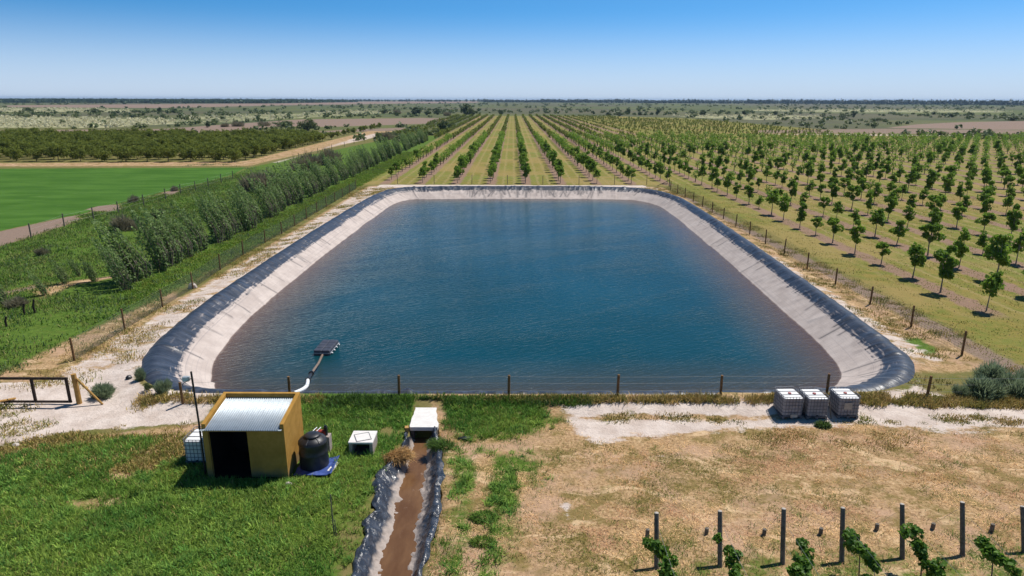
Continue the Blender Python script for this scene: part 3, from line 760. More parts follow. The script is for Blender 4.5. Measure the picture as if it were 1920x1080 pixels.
# ordinals are counted along each row over the trees that stand there
for c in sorted(cand, key=lambda c: c[1]):
    cnt.setdefault((c[2], c[3]), []).append(c)
rank = {c: i + 1 for L in cnt.values() for i, c in enumerate(L)}
for i, c in enumerate(cand[:300]):
    X, Y, side, ri, k, s = c
    size = 'small' if s < 0.74 else ('tall' if s > 1.0 else 'leafy')
    if side == 'r': lab = f'{size} orchard tree, {ordw(rank[c])} from the near end of {ordw(ri)} row outside the right-hand fence'
    else: lab = f'{size} orchard tree, {ordw(rank[c])} from the far bank in {ordw(ri)} row right of the poplars'
    z = 0.0
    place_variant('orchard_tree', protos, (i * 5 + ri) % 8 if i > 7 else i, (X, Y, z), rj.uniform(0, 6.28), s, lab, 'tree', 'young orchard trees in rows', s * rj.uniform(0.88, 1.22)).scale.x *= rj.uniform(0.82, 1.15)

def mass(name, items, mat, label, cat, seed, nleaf, leaf, aspect=0.75, trunkmat=None, group=None):
    """one mesh of many small plants: items = (x, y, z, radius, height, base height)"""
    rng = np.random.default_rng(seed); it = np.asarray(items, float); n = len(it)
    idx = np.repeat(np.arange(n), nleaf); m = len(idx); A = it[idx]
    d = rng.normal(size=(m, 3)); d /= np.linalg.norm(d, axis=1)[:, None]
    rad = rng.uniform(0.25, 1, m) ** 0.45
    hz = (A[:, 4] - A[:, 5]) / 2
    lob = 1 + 0.35 * np.sin(3 * np.arctan2(d[:, 1], d[:, 0]) + A[:, 0] * 7) * np.cos(d[:, 2] * 4 + A[:, 1])
    P = np.stack([A[:, 0] + d[:, 0] * rad * A[:, 3] * lob, A[:, 1] + d[:, 1] * rad * A[:, 3] * lob, A[:, 2] + A[:, 5] + hz + d[:, 2] * rad * hz * lob], 1)
    V, Fq = leaf_cloud(P, d, 1.0, rng, aspect)
    # scale the leaves about their centres with the plant's size
    V = V.reshape(-1, 4, 3); c = V.mean(1, keepdims=True); V = (c + (V - c) * (leaf * A[:, 3])[:, None, None]).reshape(-1, 3)
    mats = [mat]; mi = np.zeros(len(Fq), int)
    if trunkmat:
        x, y, z, r_, h_, b_ = it.T; w = 0.035 * h_
        o = len(V)
        tv = np.stack([np.stack([x - w, y, z - .05], 1), np.stack([x + w, y, z - .05], 1), np.stack([x + w, y, z + h_ * .6], 1), np.stack([x - w, y, z + h_ * .6], 1),
                       np.stack([x, y - w, z - .05], 1), np.stack([x, y + w, z - .05], 1), np.stack([x, y + w, z + h_ * .6], 1), np.stack([x, y - w, z + h_ * .6], 1)], 1).reshape(-1, 3)
        tf = (np.arange(2 * n * 4).reshape(-1, 4) + o)
        V = np.vstack([V, tv]); Fq = np.vstack([Fq, tf]); mats.append(trunkmat); mi = np.r_[mi, np.ones(len(tf), int)]
    return tag(link(name, np_mesh(name, V, Fq, mats, False, None, mi)), label, cat, group, 'stuff')

rest = [(c[0], c[1], 0, 0.98 * c[5], 3.4 * c[5], 0.9 * c[5]) for c in cand[300:]]
mass('orchard_rows', rest, M['orchard_leaf'], 'far mass of dark green orchard trees in rows behind the nearer ones', 'orchard', 5, 120, 0.22, 0.7, M['pale_bark'])
young = []
for ri in range(-8, 40):
    X = 2.6 + 6.5 * ri; Y = 268.0
    while Y < 640:
        big = 1.0 if ri < 6 else 0.0
        lim = 640 if ri < 14 else 560 - 4 * (ri - 14)
        if Y < lim and rj.random() > 0.12 and not (X > 150 and Y > 300):
            hh = rj.uniform(1.5, 2.6) if big else rj.uniform(0.9, 2.0)
            young.append((X + rj.uniform(-.4, .4), Y, 0, hh * 0.33, hh, 0.3))
        Y += 4.0
mass('sapling_rows', young, M['hazel_leaf'], 'far rows of thin young saplings beyond the tall orchard', 'saplings', 6, 26, 0.5, 0.7, M['pale_bark'])

# ------------------------------------------------------------------ poplar windbreak
def make_poplar(seed):
    rng = np.random.default_rng(seed); lean = (-0.34 + rng.normal() * 0.05, -0.04)
    nst = 10; cen = []; out = []; shoot = []
    mb = MB()
    for k in range(nst):
        a = rng.uniform(0, 6.28); rb = rng.uniform(0.15, 0.85); hh = rng.uniform(3.2, 5.6) if k else 5.6
        bx, by = rb * math.cos(a), rb * math.sin(a)
        n = 120; tt = rng.uniform(0.05, 1, n)
        w = 0.27 * np.sin(np.clip(tt, 0.02, 1) * math.pi * 0.93 + 0.1) + 0.06
        shoot.append(np.clip(rng.uniform(0, 0.9) + 0.35 * (tt - 0.5), 0, 1))
        q = rng.uniform(0, 6.28, n); rr_ = w * np.sqrt(rng.uniform(0.1, 1, n))
        z = tt * hh
        cen.append(np.stack([bx * (1 + 0.3 * tt) + rr_ * np.cos(q) + lean[0] * z * (0.5 + 0.5 * tt), by * (1 + 0.3 * tt) + rr_ * np.sin(q) + lean[1] * z, z], 1))
        out.append(np.stack([np.cos(q), np.sin(q), 0 * q + 0.2], 1))
        mb.tube([(bx * .5, by * .5, -0.1), (bx, by, hh * .3), (bx * 1.2 + lean[0] * hh * .85 * .92, by * 1.2, hh * 0.85)], [0.06, 0.045, 0.012], 5)
    V, Fq = leaf_cloud(np.vstack(cen), np.vstack(out), 0.115, rng, 0.7, 0.7)
    to = mb.build('poplar_trunk', M['bark']); tm = to.data; bpy.data.objects.remove(to)
    return tm, np_mesh('poplar_crown', V, Fq, M['poplar_leaf'], False, {'shoot': np.repeat(np.concatenate(shoot), 4)})
pop = [make_poplar(300 + i) for i in range(6)]
protos = list(pop)
Y = 52.0; k = 0
while Y < 258:
    X = -32.2 + 0.9 * math.sin(Y * 0.9) * 0.5 + rj.uniform(-.3, .3) + (0.6 if Y < 90 else 0)
    k += 1; s = rj.uniform(0.80, 1.06) * (1.0 if Y < 75 else (0.94 if Y < 130 else 0.88)) * (0.84 + 0.32 * float(vnoise(Y * 0.11, 3.0, 6)))
    if k in (1, 2): s = 0.7
    place_variant('poplar_tree', protos, k % 6, (X, Y, 0), rj.uniform(-.25, .25), s,
                  f'leaning silvery green poplar, {ordw(k)} from the near end of the windbreak', 'tree', 'poplars of the windbreak', s * rj.uniform(0.88, 1.06))
    Y += (1.25 + 0.0055 * (Y - 52)) * (2.1 if k % 7 == 4 or k % 11 == 9 else 1.0)
for (px, py, hp, lab) in ((10, 570, 62, 'young poplar standing alone in the rough grass, leftmost of the loose poplars'), (86, 553, 48, 'short young poplar in rough grass, second of the loose poplars from the left'),
                          (124, 532, 52, 'slim young poplar in rough grass, third of the loose poplars from the left'), (150, 518, 38, 'smallest loose poplar, close to the near end of the windbreak'),
                          (388, 395, 34, 'small poplar standing behind the windbreak near the green field corner'), (178, 528, 50, 'young poplar right at the near end of the windbreak')):
    g = G(px, py); zc = proj(g[0], g[1], 0)[2]; s = hp * zc / F / 5.3
    place_variant('poplar_tree', protos, int(px) % 6, tuple(g), 0.4, s * 0.95, lab, 'tree', None, s)

# ------------------------------------------------------------------ grove of low trees behind the green field
grove = [make_tree('grove_tree', 400 + i, 3.7, 2.35, 0.55, 1000, 0.23, M['hazel_leaf'], M['bark'], 26, 'round', 0.8, tr=0.09) for i in range(5)]
protos = list(grove)
row = 0; gi = 0
grove_items = []
Yr = 166.0
while Yr < 268:
    row += 1; X = -68.0 - 0.02 * (Yr - 166); kk = 0
    while X > -0.80 * Yr - 4:
        kk += 1
        if rj.random() > 0.03: grove_items.append((X + rj.uniform(-.5, .5), Yr + rj.uniform(-.6, .6), row, kk))
        X -= 5.4
    Yr += 6.4
for (X, Yv, rw, kk) in grove_items:
    s = rj.uniform(0.85, 1.12)
    place_variant('grove_tree', protos, gi % 5, (X, Yv, 0), rj.uniform(0, 6.28), s,
                  f'round olive-green tree, {ordw(kk)} from the track end in {ordw(rw)} row behind green field', 'tree', 'low trees of the grove', s * rj.uniform(0.9, 1.12)); gi += 1
small = [make_tree('grove_tree', 420 + i, 2.3, 1.1, 0.4, 420, 0.2, M['hazel_leaf'], M['bark'], 14, 'round', 0.5, tr=0.05) for i in range(2)]
protos = list(small); Yv = 276.0; kk = 0
while Yv < 372:
    kk += 1; place_variant('grove_tree', protos, kk % 2, (-71.5 + rj.uniform(-.8, .8), Yv, 0), rj.uniform(0, 6), rj.uniform(0.8, 1.15),
                           f'small yellowish tree, {ordw(kk)} in the single line continuing beyond the grove', 'tree', 'small trees in a line beyond the grove'); Yv += 6.0

# ------------------------------------------------------------------ shrubs and lone trees
def make_bush(seed, mat, r, h, nleaf, leaf, nclump=16, twig=M['bark'], upright=0.0):
    rng = np.random.default_rng(seed)
    P, out, C = crown_points(rng, nclump, nleaf, r, r, h / 2, h * 0.5, r * 0.38, 'round')
    P[:, 2] = np.abs(P[:, 2])
    V, Fq = leaf_cloud(P, out, leaf, rng, 0.45 if upright else 0.6)
    if upright:
        n = len(P); base = np.stack([P[:, 0] * 0.9, P[:, 1] * 0.9, np.maximum(P[:, 2] - leaf * 2.2, 0)], 1)
        d = P - base + rng.normal(size=(n, 3)) * leaf * 0.8 + out * leaf
        side = np.cross(d, rng.normal(size=(n, 3))); side /= np.linalg.norm(side, axis=1)[:, None] + 1e-9
        w = leaf * 0.2
        V = np.stack([base - side * w, base + side * w, base + d + side * w * 0.3, base + d - side * w * 0.3], 1).reshape(-1, 3)
    mb = MB()
    for c in C[:9]:
        mb.tube([(c[0] * .1, c[1] * .1, -0.1), (c[0] * .5, c[1] * .5, c[2] * .55), (c[0], c[1], c[2])], [0.035 * r + .008, 0.02 * r + .006, 0.005], 5)
    to = mb.build('twigs', twig); tm = to.data; bpy.data.objects.remove(to)
    return tm, np_mesh('bush_crown', V, Fq, mat)

BUSH = {'scrub': [make_bush(500 + i, M['scrub_leaf'], 1.0, 1.25, 900, 0.10) for i in range(2)],
        'dark': [make_bush(510 + i, M['dark_leaf'], 1.0, 2.0, 900, 0.12) for i in range(2)],
        'brown': [make_bush(520 + i, M['brown_twig'], 1.0, 1.2, 1500, 0.12, 18, upright=1) for i in range(2)],
        'grey': [make_bush(530 + i, M['grey_leaf'], 1.0, 1.35, 2600, 0.13, 24, upright=1) for i in range(3)]}
BP = {k: list(v) for k, v in BUSH.items()}
BH = {'scrub': 1.25, 'dark': 2.0, 'brown': 1.2, 'grey': 1.35}
_bc = 0
def bush(px, py, wpx, hpx, kind, label, group=None, name=None, z=None):
    global _bc
    g = G(px, py, 0.0); zc = proj(g[0], g[1], 0)[2]
    if z is None: z = float(z_at(g[0], g[1])) if g[1] < 60 else 0.0
    r_ = wpx * zc / F / 2 / 0.98; h_ = hpx * zc / F / 0.96
    _bc += 1
    nm = name or ('lone_tree' if kind == 'dark' else 'shrub')
    return place_variant(nm, BP[kind], _bc % len(BP[kind]), (g[0], g[1] + (r_ * 0.6 if g[1] < 80 else 0), z), (_bc * 1.7) % 6.28, r_, label, 'tree' if kind == 'dark' else 'bush', group, h_ / BH[kind])

bush(1803, 748, 24, 26, 'grey', 'smallest grey-green shrub, left end of the clump beside the sandy track')
bush(1858, 755, 60, 38, 'grey', 'wide feathery grey-green shrub bulging onto the sandy track, front of its clump')
bush(1868, 728, 50, 38, 'grey', 'tall grey-green shrub at the back of the trackside clump')
bush(1912, 748, 52, 40, 'grey', 'grey-green shrub at the right edge of the trackside clump')
bush(1936, 742, 56, 38, 'grey', 'grey-green shrub cut by the right picture edge beside the track')
bush(184, 750, 40, 24, 'grey', 'grey-green shrub under the slanting brace of the gate post')
bush(305, 750, 26, 28, 'grey', 'small spiky grey-green shrub at the near left corner of the reservoir, by the fence post')
bush(278, 742, 18, 16, 'scrub', 'low dull green shrub against the rounded near-left corner of the liner')
bush(262, 722, 18, 22, 'grey', 'pale thin shrub beside the liner, nearest the gate')
bush(228, 434, 56, 30, 'brown', 'brown dry bush behind the near end of the poplar windbreak')
bush(490, 358, 70, 38, 'brown', 'broad purplish brown bush rising behind the middle of the windbreak')
bush(575, 318, 56, 32, 'brown', 'grey-brown bush behind the windbreak beside the pale track')
bush(617, 308, 46, 30, 'brown', 'smaller grey-brown bush behind the windbreak, farther along the track')
bush(728, 262, 30, 16, 'brown', 'dry bush near the far end of the windbreak')
bush(300, 408, 30, 14, 'scrub', 'low green bush in the rough grass below the green field corner')
bush(250, 379, 18, 14, 'brown', 'thin twiggy bush on the edge of the green field')
bush(327, 358, 14, 10, 'brown', 'small twiggy bush at the bare patch on the green field edge')
bush(75, 480, 24, 16, 'brown', 'brown low bush in rough grass near the dirt track')
bush(25, 578, 40, 18, 'brown', 'low grey twiggy bush in front of the leftmost poplar')
for (x, y, w, h, kd, lab) in (
        (575, 245, 38, 20, 'scrub', 'large round olive bush standing alone in the ploughed brown strip'),
        (831, 249, 20, 23, 'dark', 'dark round tree beside the end of the windbreak and the dirt lane'),
        (782, 217, 24, 16, 'dark', 'dark bushy tree, left of the far group before the lane end'),
        (820, 215, 18, 12, 'dark', 'dark low tree in the middle of the far group before the lane end'),
        (800, 216, 16, 9, 'scrub', 'low shrub between two dark trees of the far group'),
        (872, 217, 20, 22, 'dark', 'taller dark tree right at the far end of the dirt lane'),
        (886, 218, 24, 15, 'scrub', 'broad shrub beside the taller dark tree at the lane end'),
        (839, 217, 14, 8, 'brown', 'small brown shrub just left of the lane end trees'),
        (745, 214, 16, 9, 'brown', 'brownish shrub left of the far dark tree group'),
        (720, 213, 16, 8, 'scrub', 'olive shrub farthest left of the far dark tree group'),
        (940, 215, 13, 8, 'dark', 'small dark tree in the plain above the central orchard rows'),
        (1142, 217, 12, 7, 'dark', 'low dark bush, left of the three together behind the saplings'),
        (1161, 218, 20, 8, 'scrub', 'wide low bush, middle of the three together behind the saplings'),
        (1176, 214, 12, 11, 'dark', 'upright dark tree, right of the three together behind the saplings'),
        (1113, 214, 10, 6, 'dark', 'tiny dark bush left of the three together behind the saplings'),
        (1200, 216, 12, 6, 'scrub', 'tiny olive bush right of the three together behind the saplings'),
        (1232, 216, 9, 12, 'dark', 'narrow dark tree alone beyond the sapling rows, first toward the right'),
        (1317, 217, 14, 11, 'dark', 'round dark tree alone beyond the sapling rows, second toward the right'),
        (1395, 216, 9, 9, 'dark', 'small dark tree alone beyond the sapling rows, third toward the right'),
        (1453, 216, 10, 8, 'dark', 'small dark tree alone beyond the sapling rows, fourth toward the right'),
        (1600, 220, 12, 12, 'dark', 'dark round tree at the end of a low hedge on the right plain'),
        (1583, 222, 24, 8, 'scrub', 'low hedge-like shrub left of the dark round tree on right plain'),
        (1640, 227, 34, 6, 'scrub', 'flat olive shrub on the right plain near the pale mound'),
        (1750, 215, 10, 6, 'dark', 'small dark bush far out above the pale earth mound'),
        (1786, 220, 18, 7, 'scrub', 'olive shrub directly above the pale earth mound'),
        (1822, 218, 10, 7, 'dark', 'dark bush above the right part of the pale earth mound'),
        (1895, 226, 50, 10, 'scrub', 'wide dark shrub behind the crest of the pale mound'),
        (390, 239, 10, 12, 'dark', 'dark bush behind the grove, left of the brown shrub line'),
        (422, 238, 18, 8, 'brown', 'brown shrub in line behind the grove, left piece'),
        (448, 237, 24, 10, 'brown', 'brown shrub in line behind the grove, middle piece'),
        (495, 236, 26, 9, 'brown', 'brown shrub in line behind the grove, beside the ploughed strip'),
        (530, 237, 40, 9, 'scrub', 'long low shrub next to the large round olive bush'),
        (71, 254, 12, 9, 'scrub', 'round bush on the bare strip behind the grove, far left'),
        (117, 231, 8, 7, 'dark', 'small dark bush among pale pampas tufts on the left plain'),
        (299, 213, 10, 12, 'dark', 'upright dark tree on the left plain beyond the pampas tufts'),
        (327, 212, 11, 8, 'dark', 'low dark tree right of the upright one on left plain'),
        (182, 213, 24, 9, 'scrub', 'spreading shrub on the left plain beyond the pampas tufts'),
        (57, 209, 18, 7, 'scrub', 'spreading shrub on the left plain near the picture edge')):
    bush(x, y, w, h, kd, lab)

# scattered scrub on the plain, pampas tufts, far woods
rs = np.random.default_rng(77)
n = 4600; yy = 240 * np.exp(rs.uniform(0, 1, n) * math.log(2400 / 240)); xx = rs.uniform(-0.85, 0.85, n) * yy
keep = (fbm(xx * 0.012, yy * 0.006, 91) + 0.25 * rs.uniform(0, 1, n) > 0.66) & (att_at('soil', xx, yy) < 0.35) & (att_at('pale', xx, yy) < rs.uniform(0.1, 0.9, n)) & (att_at('orch', xx, yy) < 0.3) & ~((xx < -60) & (yy < 290))
xx, yy = xx[keep], yy[keep]
sz = rs.uniform(0.6, 2.1, len(xx)) * (1 + yy / 1500)
mass('scrubland_shrubs', np.stack([xx, yy, 0 * xx, sz, sz * 1.05, 0 * xx - 0.1], 1), M['scrub_leaf'], 'scattered low scrub covering the far plain', 'scrub', 8, 22, 0.42)
n = 12000; yy = 300 * np.exp(rs.uniform(0, 1, n) * math.log(1500 / 300)); xx = rs.uniform(-0.85, 0.85, n) * yy
keep = (att_at('pale', xx, yy) * (0.75 + 0.9 * fbm(xx * 0.03, yy * 0.02, 95)) > rs.uniform(0.3, 1.0, len(xx)))
xx, yy = xx[keep], yy[keep]; sz = rs.uniform(0.5, 1.3, len(xx)) * (1 + yy / 1800)
mass('pampas_grass', np.stack([xx, yy, 0 * xx, sz, sz * 1.3, 0 * xx - 0.1], 1), M['pampas'], 'pale feathery pampas tufts spread over the far plain', 'pampas grass', 9, 14, 0.5)
items = []
for k in range(4600):
    u = rs.uniform(-1, 1)
    D = (3300 - 1300 * max(0, u) if u > -0.05 else 4000) + rs.uniform(0, 420); X = u * 0.85 * D
    if rs.random() > (0.75 if u > -0.05 else 0.4): continue
    hh = rs.uniform(11, 17) * (0.75 + 0.5 * float(vnoise(X * 0.012, 0, 4))) * (1 if u > -0.05 else 0.85)
    items.append((X, D, 0, rs.uniform(2.5, 6), hh, -1))
mass('distant_woods', items, M['far_leaf'], 'dark strip of woods along the horizon', 'far woods', 10, 22, 0.62)
items = []
for k in range(5200):
    D = 2150 + rs.uniform(0, 1150); X = rs.uniform(-0.85 * D, -0.2 * D)
    if X > -0.85 * D + (D - 2150) * 0 and X < -0.22 * D - (3300 - D) * 0.25: items.append((X, D, 0, rs.uniform(7, 11), rs.uniform(4.5, 6.5), -1))
mass('plantation', items, M['dark_leaf'], 'flat dark green plantation far out on the left plain', 'plantation', 12, 16, 0.8)

# ------------------------------------------------------------------ grasses (one mesh each: nobody could count the blades)
def blades(P, h, w, lean, rng, tint):
    n = len(P); a = rng.uniform(0, 6.283, n); b = a + rng.normal(size=n) * 0.6 + 1.57
    d = np.stack([np.cos(a) * np.sin(lean), np.sin(a) * np.sin(lean), np.cos(lean)], 1) * h[:, None]
    s = np.stack([np.cos(b), np.sin(b), 0 * b], 1) * w[:, None]
    mid = P + d * 0.55 + np.array([0, 0, 1]) * (h * 0.10)[:, None]
    tip = P + d; tip[:, 2] -= h * 0.08
    V = np.stack([P - s, P + s, mid + s * 0.8, tip, mid - s * 0.8], 1).reshape(-1, 3)
    k = np.arange(n)[:, None] * 5
    Fq = np.hstack([k, k + 1, k + 2, k + 4]); Ft = np.hstack([k + 4, k + 2, k + 3, k + 3])
    return V, Fq, k, np.repeat(tint, 5, 0)

def grass_object(name, P, h, w, lean, rng, tint, mat, label, cat):
    V, Fq, k, T = blades(P, h, w, lean, rng, tint)
    Ft = np.hstack([k + 4, k + 2, k + 3])
    me = bpy.data.meshes.new(name)
    me.vertices.add(len(V)); me.vertices.foreach_set('co', V.astype(np.float32).ravel())
    n = len(k); loops = np.hstack([Fq, Ft]).astype(np.int32)
    me.loops.add(n * 7); me.loops.foreach_set('vertex_index', loops.ravel())
    me.polygons.add(2 * n)
    st = (np.arange(n)[:, None] * 7 + np.array([0, 4])).ravel().astype(np.int32); tot = np.tile(np.array([4, 3], np.int32), n)
    me.polygons.foreach_set('loop_start', st); me.polygons.foreach_set('loop_total', tot)
    me.materials.append(mat)
    a = me.attributes.new('tint', 'FLOAT_COLOR', 'POINT'); a.data.foreach_set('color', np.hstack([T, np.ones((len(T), 1))]).astype(np.float32).ravel())
    me.update()
    return tag(link(name, me), label, cat, None, 'stuff')

def blocked(x, y, m=0.0):
    b = (sdf(x, y, ring[::12]) > -0.15) | (sdf(x, y, ditch_poly) > 0.05)
    b |= (x > -12.5 - m) & (x < -9.1 + m) & (y > 24.1 - m) & (y < 26.6 + m)
    b |= (x > -7.15) & (x < -6.0) & (y > 26.0) & (y < 27.15)
    b |= (x > -4.95) & (x < -3.4) & (y > 27.4) & (y < 31.0)
    b |= (x > -13.85) & (x < -12.7) & (y > 25.1) & (y < 26.4)
    b |= np.hypot(x + 8.35, y - 25.2) < 0.62
    b |= (x > -9.1) & (x < -7.45) & (y > 24.3) & (y < 25.8)
    b |= (x > 13.0) & (x < 17.0) & (y > 29.4) & (y < 30.9)
    return b

gr = np.random.default_rng(31)
# lush grass
n = 300000; x = gr.uniform(-26, 4.5, n); y = gr.uniform(16.5, 32.2, n)
gm = att_at('green', x, y); cl = fbm(x * 0.9, y * 0.9, 71); cf = fbm(x * 3.1, y * 3.1, 72)
ok = (gm + (cf - 0.5) * 0.9 > 0.5) & (np.abs(x) < 0.80 * y + 4) & ~blocked(x, y) & (gr.uniform(0, 1, n) < 0.45 + 0.9 * (cl - 0.3)) & (x < -3.4 + 9 * (y > 27.3))
x, y, cl, cf = x[ok], y[ok], cl[ok], cf[ok]; n = len(x)
big = fbm(x * 0.28, y * 0.28, 73)
t = sstep(0.35, 0.65, big)[:, None]
tint = (1 - t) * np.array([0.080, 0.180, 0.030]) + t * np.array([0.185, 0.265, 0.048])
dryb = (gr.uniform(0, 1, n) < 0.05 + 0.10 * (cf > 0.6))[:, None]
tint = np.where(dryb, np.array([0.26, 0.22, 0.08]), tint) * gr.uniform(0.7, 1.4, n)[:, None]
grass_object('grass', np.stack([x, y, z_at(x, y) - 0.02], 1), gr.uniform(0.12, 0.30, n) * (0.6 + 1.1 * cl), gr.uniform(0.008, 0.018, n), gr.uniform(0.2, 1.15, n), gr, tint, M['grass'],
             'lush green grass around the shed and ditch', 'grass')
nc = 6200; cx = gr.uniform(-24, 4, nc); cy = gr.uniform(16.8, 32, nc)
ok = (att_at('green', cx, cy) + (fbm(cx * 3.1, cy * 3.1, 72) - .5) * .9 > .55) & (np.abs(cx) < 0.80 * cy + 3) & ~blocked(cx, cy, .1) & (fbm(cx * .55, cy * .55, 74) > 0.42)
cx, cy = cx[ok], cy[ok]; nb = 26; i = np.repeat(np.arange(len(cx)), nb); m = len(i)
br = gr.uniform(0.75, 1.4, len(cx)) ; hs = gr.uniform(0.18, 0.42, len(cx)); hue = gr.uniform(0, 1, len(cx))[:, None]
col = ((1 - hue) * np.array([0.090, 0.205, 0.042]) + hue * np.array([0.205, 0.295, 0.058])) * br[:, None]
x = cx[i] + gr.normal(size=m) * 0.10; y = cy[i] + gr.normal(size=m) * 0.10
grass_object('grass', np.stack([x, y, z_at(x, y) - 0.02], 1), hs[i] * gr.uniform(.6, 1.2, m), gr.uniform(0.010, 0.022, m), gr.uniform(0.3, 1.25, m), gr, col[i] * gr.uniform(.75, 1.25, m)[:, None], M['grass'],
             'taller bright tussocks scattered through the lush green grass', 'grass')
# straw and mixed dry grass in the mown field
n = 400000; x = gr.uniform(-4, 27, n); y = gr.uniform(16.5, 29.5, n)
dm = att_at('dry', x, y); gm = att_at('green', x, y); sm = att_at('sand', x, y)
cl = fbm(x * 0.7, y * 0.7, 81); cf = fbm(x * 2.4, y * 2.4, 82)
ok = (dm > 0.5) & (sm + (cf - .5) * 0.8 < 0.55) & (np.abs(x) < 0.80 * y + 3) & ~blocked(x, y) & (gr.uniform(0, 1, n) < (0.12 + 0.85 * (cl - 0.25)) * (1 - 0.75 * sstep(0.50, 0.62, fbm(x * 0.33, y * 0.5, 86))))
x, y, gm, cl, cf = x[ok], y[ok], gm[ok], cl[ok], cf[ok]; n = len(x)
isg = (gm * 1.05 + (cf - 0.5) * 1.5 + gr.normal(size=n) * 0.24 > 0.52)
tr_ = fbm(x * 0.45 + 0.3 * y, y * 0.9, 85, 5) + gr.normal(size=n) * 0.03 > 0.585; ol = (fbm(x * 0.6, y * 0.95, 83, 5) + gr.normal(size=n) * 0.04 > 0.51); pk = fbm(x * 0.25, y * 0.3, 84) + gr.normal(size=n) * 0.06 > 0.52
tint = np.where(isg[:, None], np.array([0.085, 0.16, 0.022]), np.where((ol & ~tr_)[:, None], np.array([0.165, 0.145, 0.038]), np.where(tr_[:, None], np.array([0.60, 0.415, 0.225]), np.where(pk[:, None], np.array([0.42, 0.245, 0.145]), np.array([0.43, 0.265, 0.12]))))) * gr.uniform(0.7, 1.3, n)[:, None]
grass_object('mown_straw', np.stack([x, y, z_at(x, y) - 0.01], 1), np.where(isg, gr.uniform(0.10, 0.24, n), gr.uniform(0.07, 0.21, n)), gr.uniform(0.004, 0.011, n),
             np.where(isg, gr.uniform(0.3, 1.1, n), gr.uniform(0.9, 1.5, n)), gr, tint, M['straw'], 'dry mown straw mixed with green regrowth over the near field', 'straw')
# tufts on the banks, verges and rough land
def tufts(n, xr_, yr_, cond, hgt, tints, nb, rad):
    cx = gr.uniform(*xr_, n); cy = gr.uniform(*yr_, n); k = cond(cx, cy) & ~blocked(cx, cy); cx, cy = cx[k], cy[k]
    s = gr.uniform(0.5, 1.3, len(cx)); i = np.repeat(np.arange(len(cx)), nb); m = len(i)
    q = gr.uniform(0, 6.28, m); r_ = rad * s[i] * np.sqrt(gr.uniform(0, 1, m))
    x = cx[i] + r_ * np.cos(q) * 1.3; y = cy[i] + r_ * np.sin(q)
    tt = np.array(tints)[gr.integers(0, len(tints), len(cx))][i] * gr.uniform(0.7, 1.35, m)[:, None]
    return x, y, hgt * s[i] * gr.uniform(0.5, 1.2, m), tt
DRY = [(0.29, 0.225, 0.075), (0.34, 0.26, 0.10), (0.22, 0.20, 0.06), (0.40, 0.29, 0.13)]
OLV = [(0.13, 0.155, 0.03), (0.18, 0.18, 0.045), (0.24, 0.195, 0.06)]
GRN = [(0.065, 0.135, 0.018), (0.09, 0.17, 0.026), (0.07, 0.12, 0.04)]
parts = []
parts.append(tufts(2600, (-27, -19), (33, 118), lambda a, b: fbm(a * 0.16, b * 0.75, 101) > 0.47, 0.20, DRY + OLV, 34, 0.5))
parts.append(tufts(2600, (19, 30), (33, 118), lambda a, b: fbm(a * 0.2, b * 0.6, 102) > 0.44, 0.22, DRY + OLV, 34, 0.42))
parts.append(tufts(1500, (-4, 27), (30.9, 32.0), lambda a, b: fbm(a * 0.4, b * 0.8, 103) > 0.33, 0.36, DRY + OLV[1:], 36, 0.28))
parts.append(tufts(320, (-3.5, 4), (30.6, 31.8), lambda a, b: a < 10, 0.32, GRN + OLV[:1], 36, 0.28))
parts.append(tufts(400, (-9.2, -3.6), (30.4, 31.9), lambda a, b: a < 10, 0.36, GRN, 36, 0.3))
parts.append(tufts(260, (-20, -9.6), (30.7, 31.6), lambda a, b: a > -19, 0.32, DRY, 30, 0.22))
parts.append(tufts(420, (3.5, 27), (29.2, 29.9), lambda a, b: fbm(a * 0.5, b * 0.9, 104) > 0.50, 0.15, DRY + OLV, 36, 0.35))
parts.append(tufts(700, (3.5, 27), (26.6, 28.3), lambda a, b: fbm(a * 0.5, b * 0.9, 105) > 0.52, 0.12, DRY + [(0.42, 0.32, 0.15)], 24, 0.4))
parts.append(tufts(500, (-28, -12.6), (26.6, 31), lambda a, b: fbm(a * 0.35, b * 0.7, 106) > 0.58, 0.18, DRY + OLV, 40, 0.4))
parts.append(tufts(1200, (-34, -12.6), (24.5, 27.8), lambda a, b: att_at('sand', a, b) < 0.4, 0.2, DRY + OLV[:2], 40, 0.4))
x, y, h_, tt = [np.concatenate(a) for a in zip(*parts)]
ok = ~blocked(x, y); x, y, h_, tt = x[ok], y[ok], h_[ok], tt[ok]
grass_object('verge_tufts', np.stack([x, y, z_at(x, y) - 0.02], 1), h_, gr.uniform(0.010, 0.022, len(x)), gr.uniform(0.1, 1.0, len(x)), gr, tt, M['straw'], 'dry tufts along the banks and the sandy verges', 'dry grass')
parts = [tufts(15000, (-75, -27.6), (32, 140), lambda a, b: (att_at('field', a, b) < 0.3) & (att_at('soil', a, b) < 0.4) & (att_at('dry', a, b) < 0.5) & (fbm(a * 0.16, b * 0.12, 111) + gr.uniform(-.2, .2, len(a)) > 0.30) & ((a < -36) | (b < 51)), 0.27, GRN + [(0.12, 0.16, 0.04), (0.17, 0.18, 0.06)], 20, 0.85),
         tufts(3500, (-75, -27.6), (34, 160), lambda a, b: (att_at('field', a, b) < 0.3) & (att_at('soil', a, b) < 0.4) & (fbm(a * 0.16, b * 0.12, 112) > 0.52), 0.34, [(0.10, 0.15, 0.07), (0.14, 0.18, 0.055)], 24, 0.9),
         tufts(3000, (-31.5, -27.3), (48, 200), lambda a, b: a < 99, 0.22, [(0.085, 0.17, 0.02), (0.13, 0.20, 0.03), (0.17, 0.20, 0.04)], 24, 0.6)]
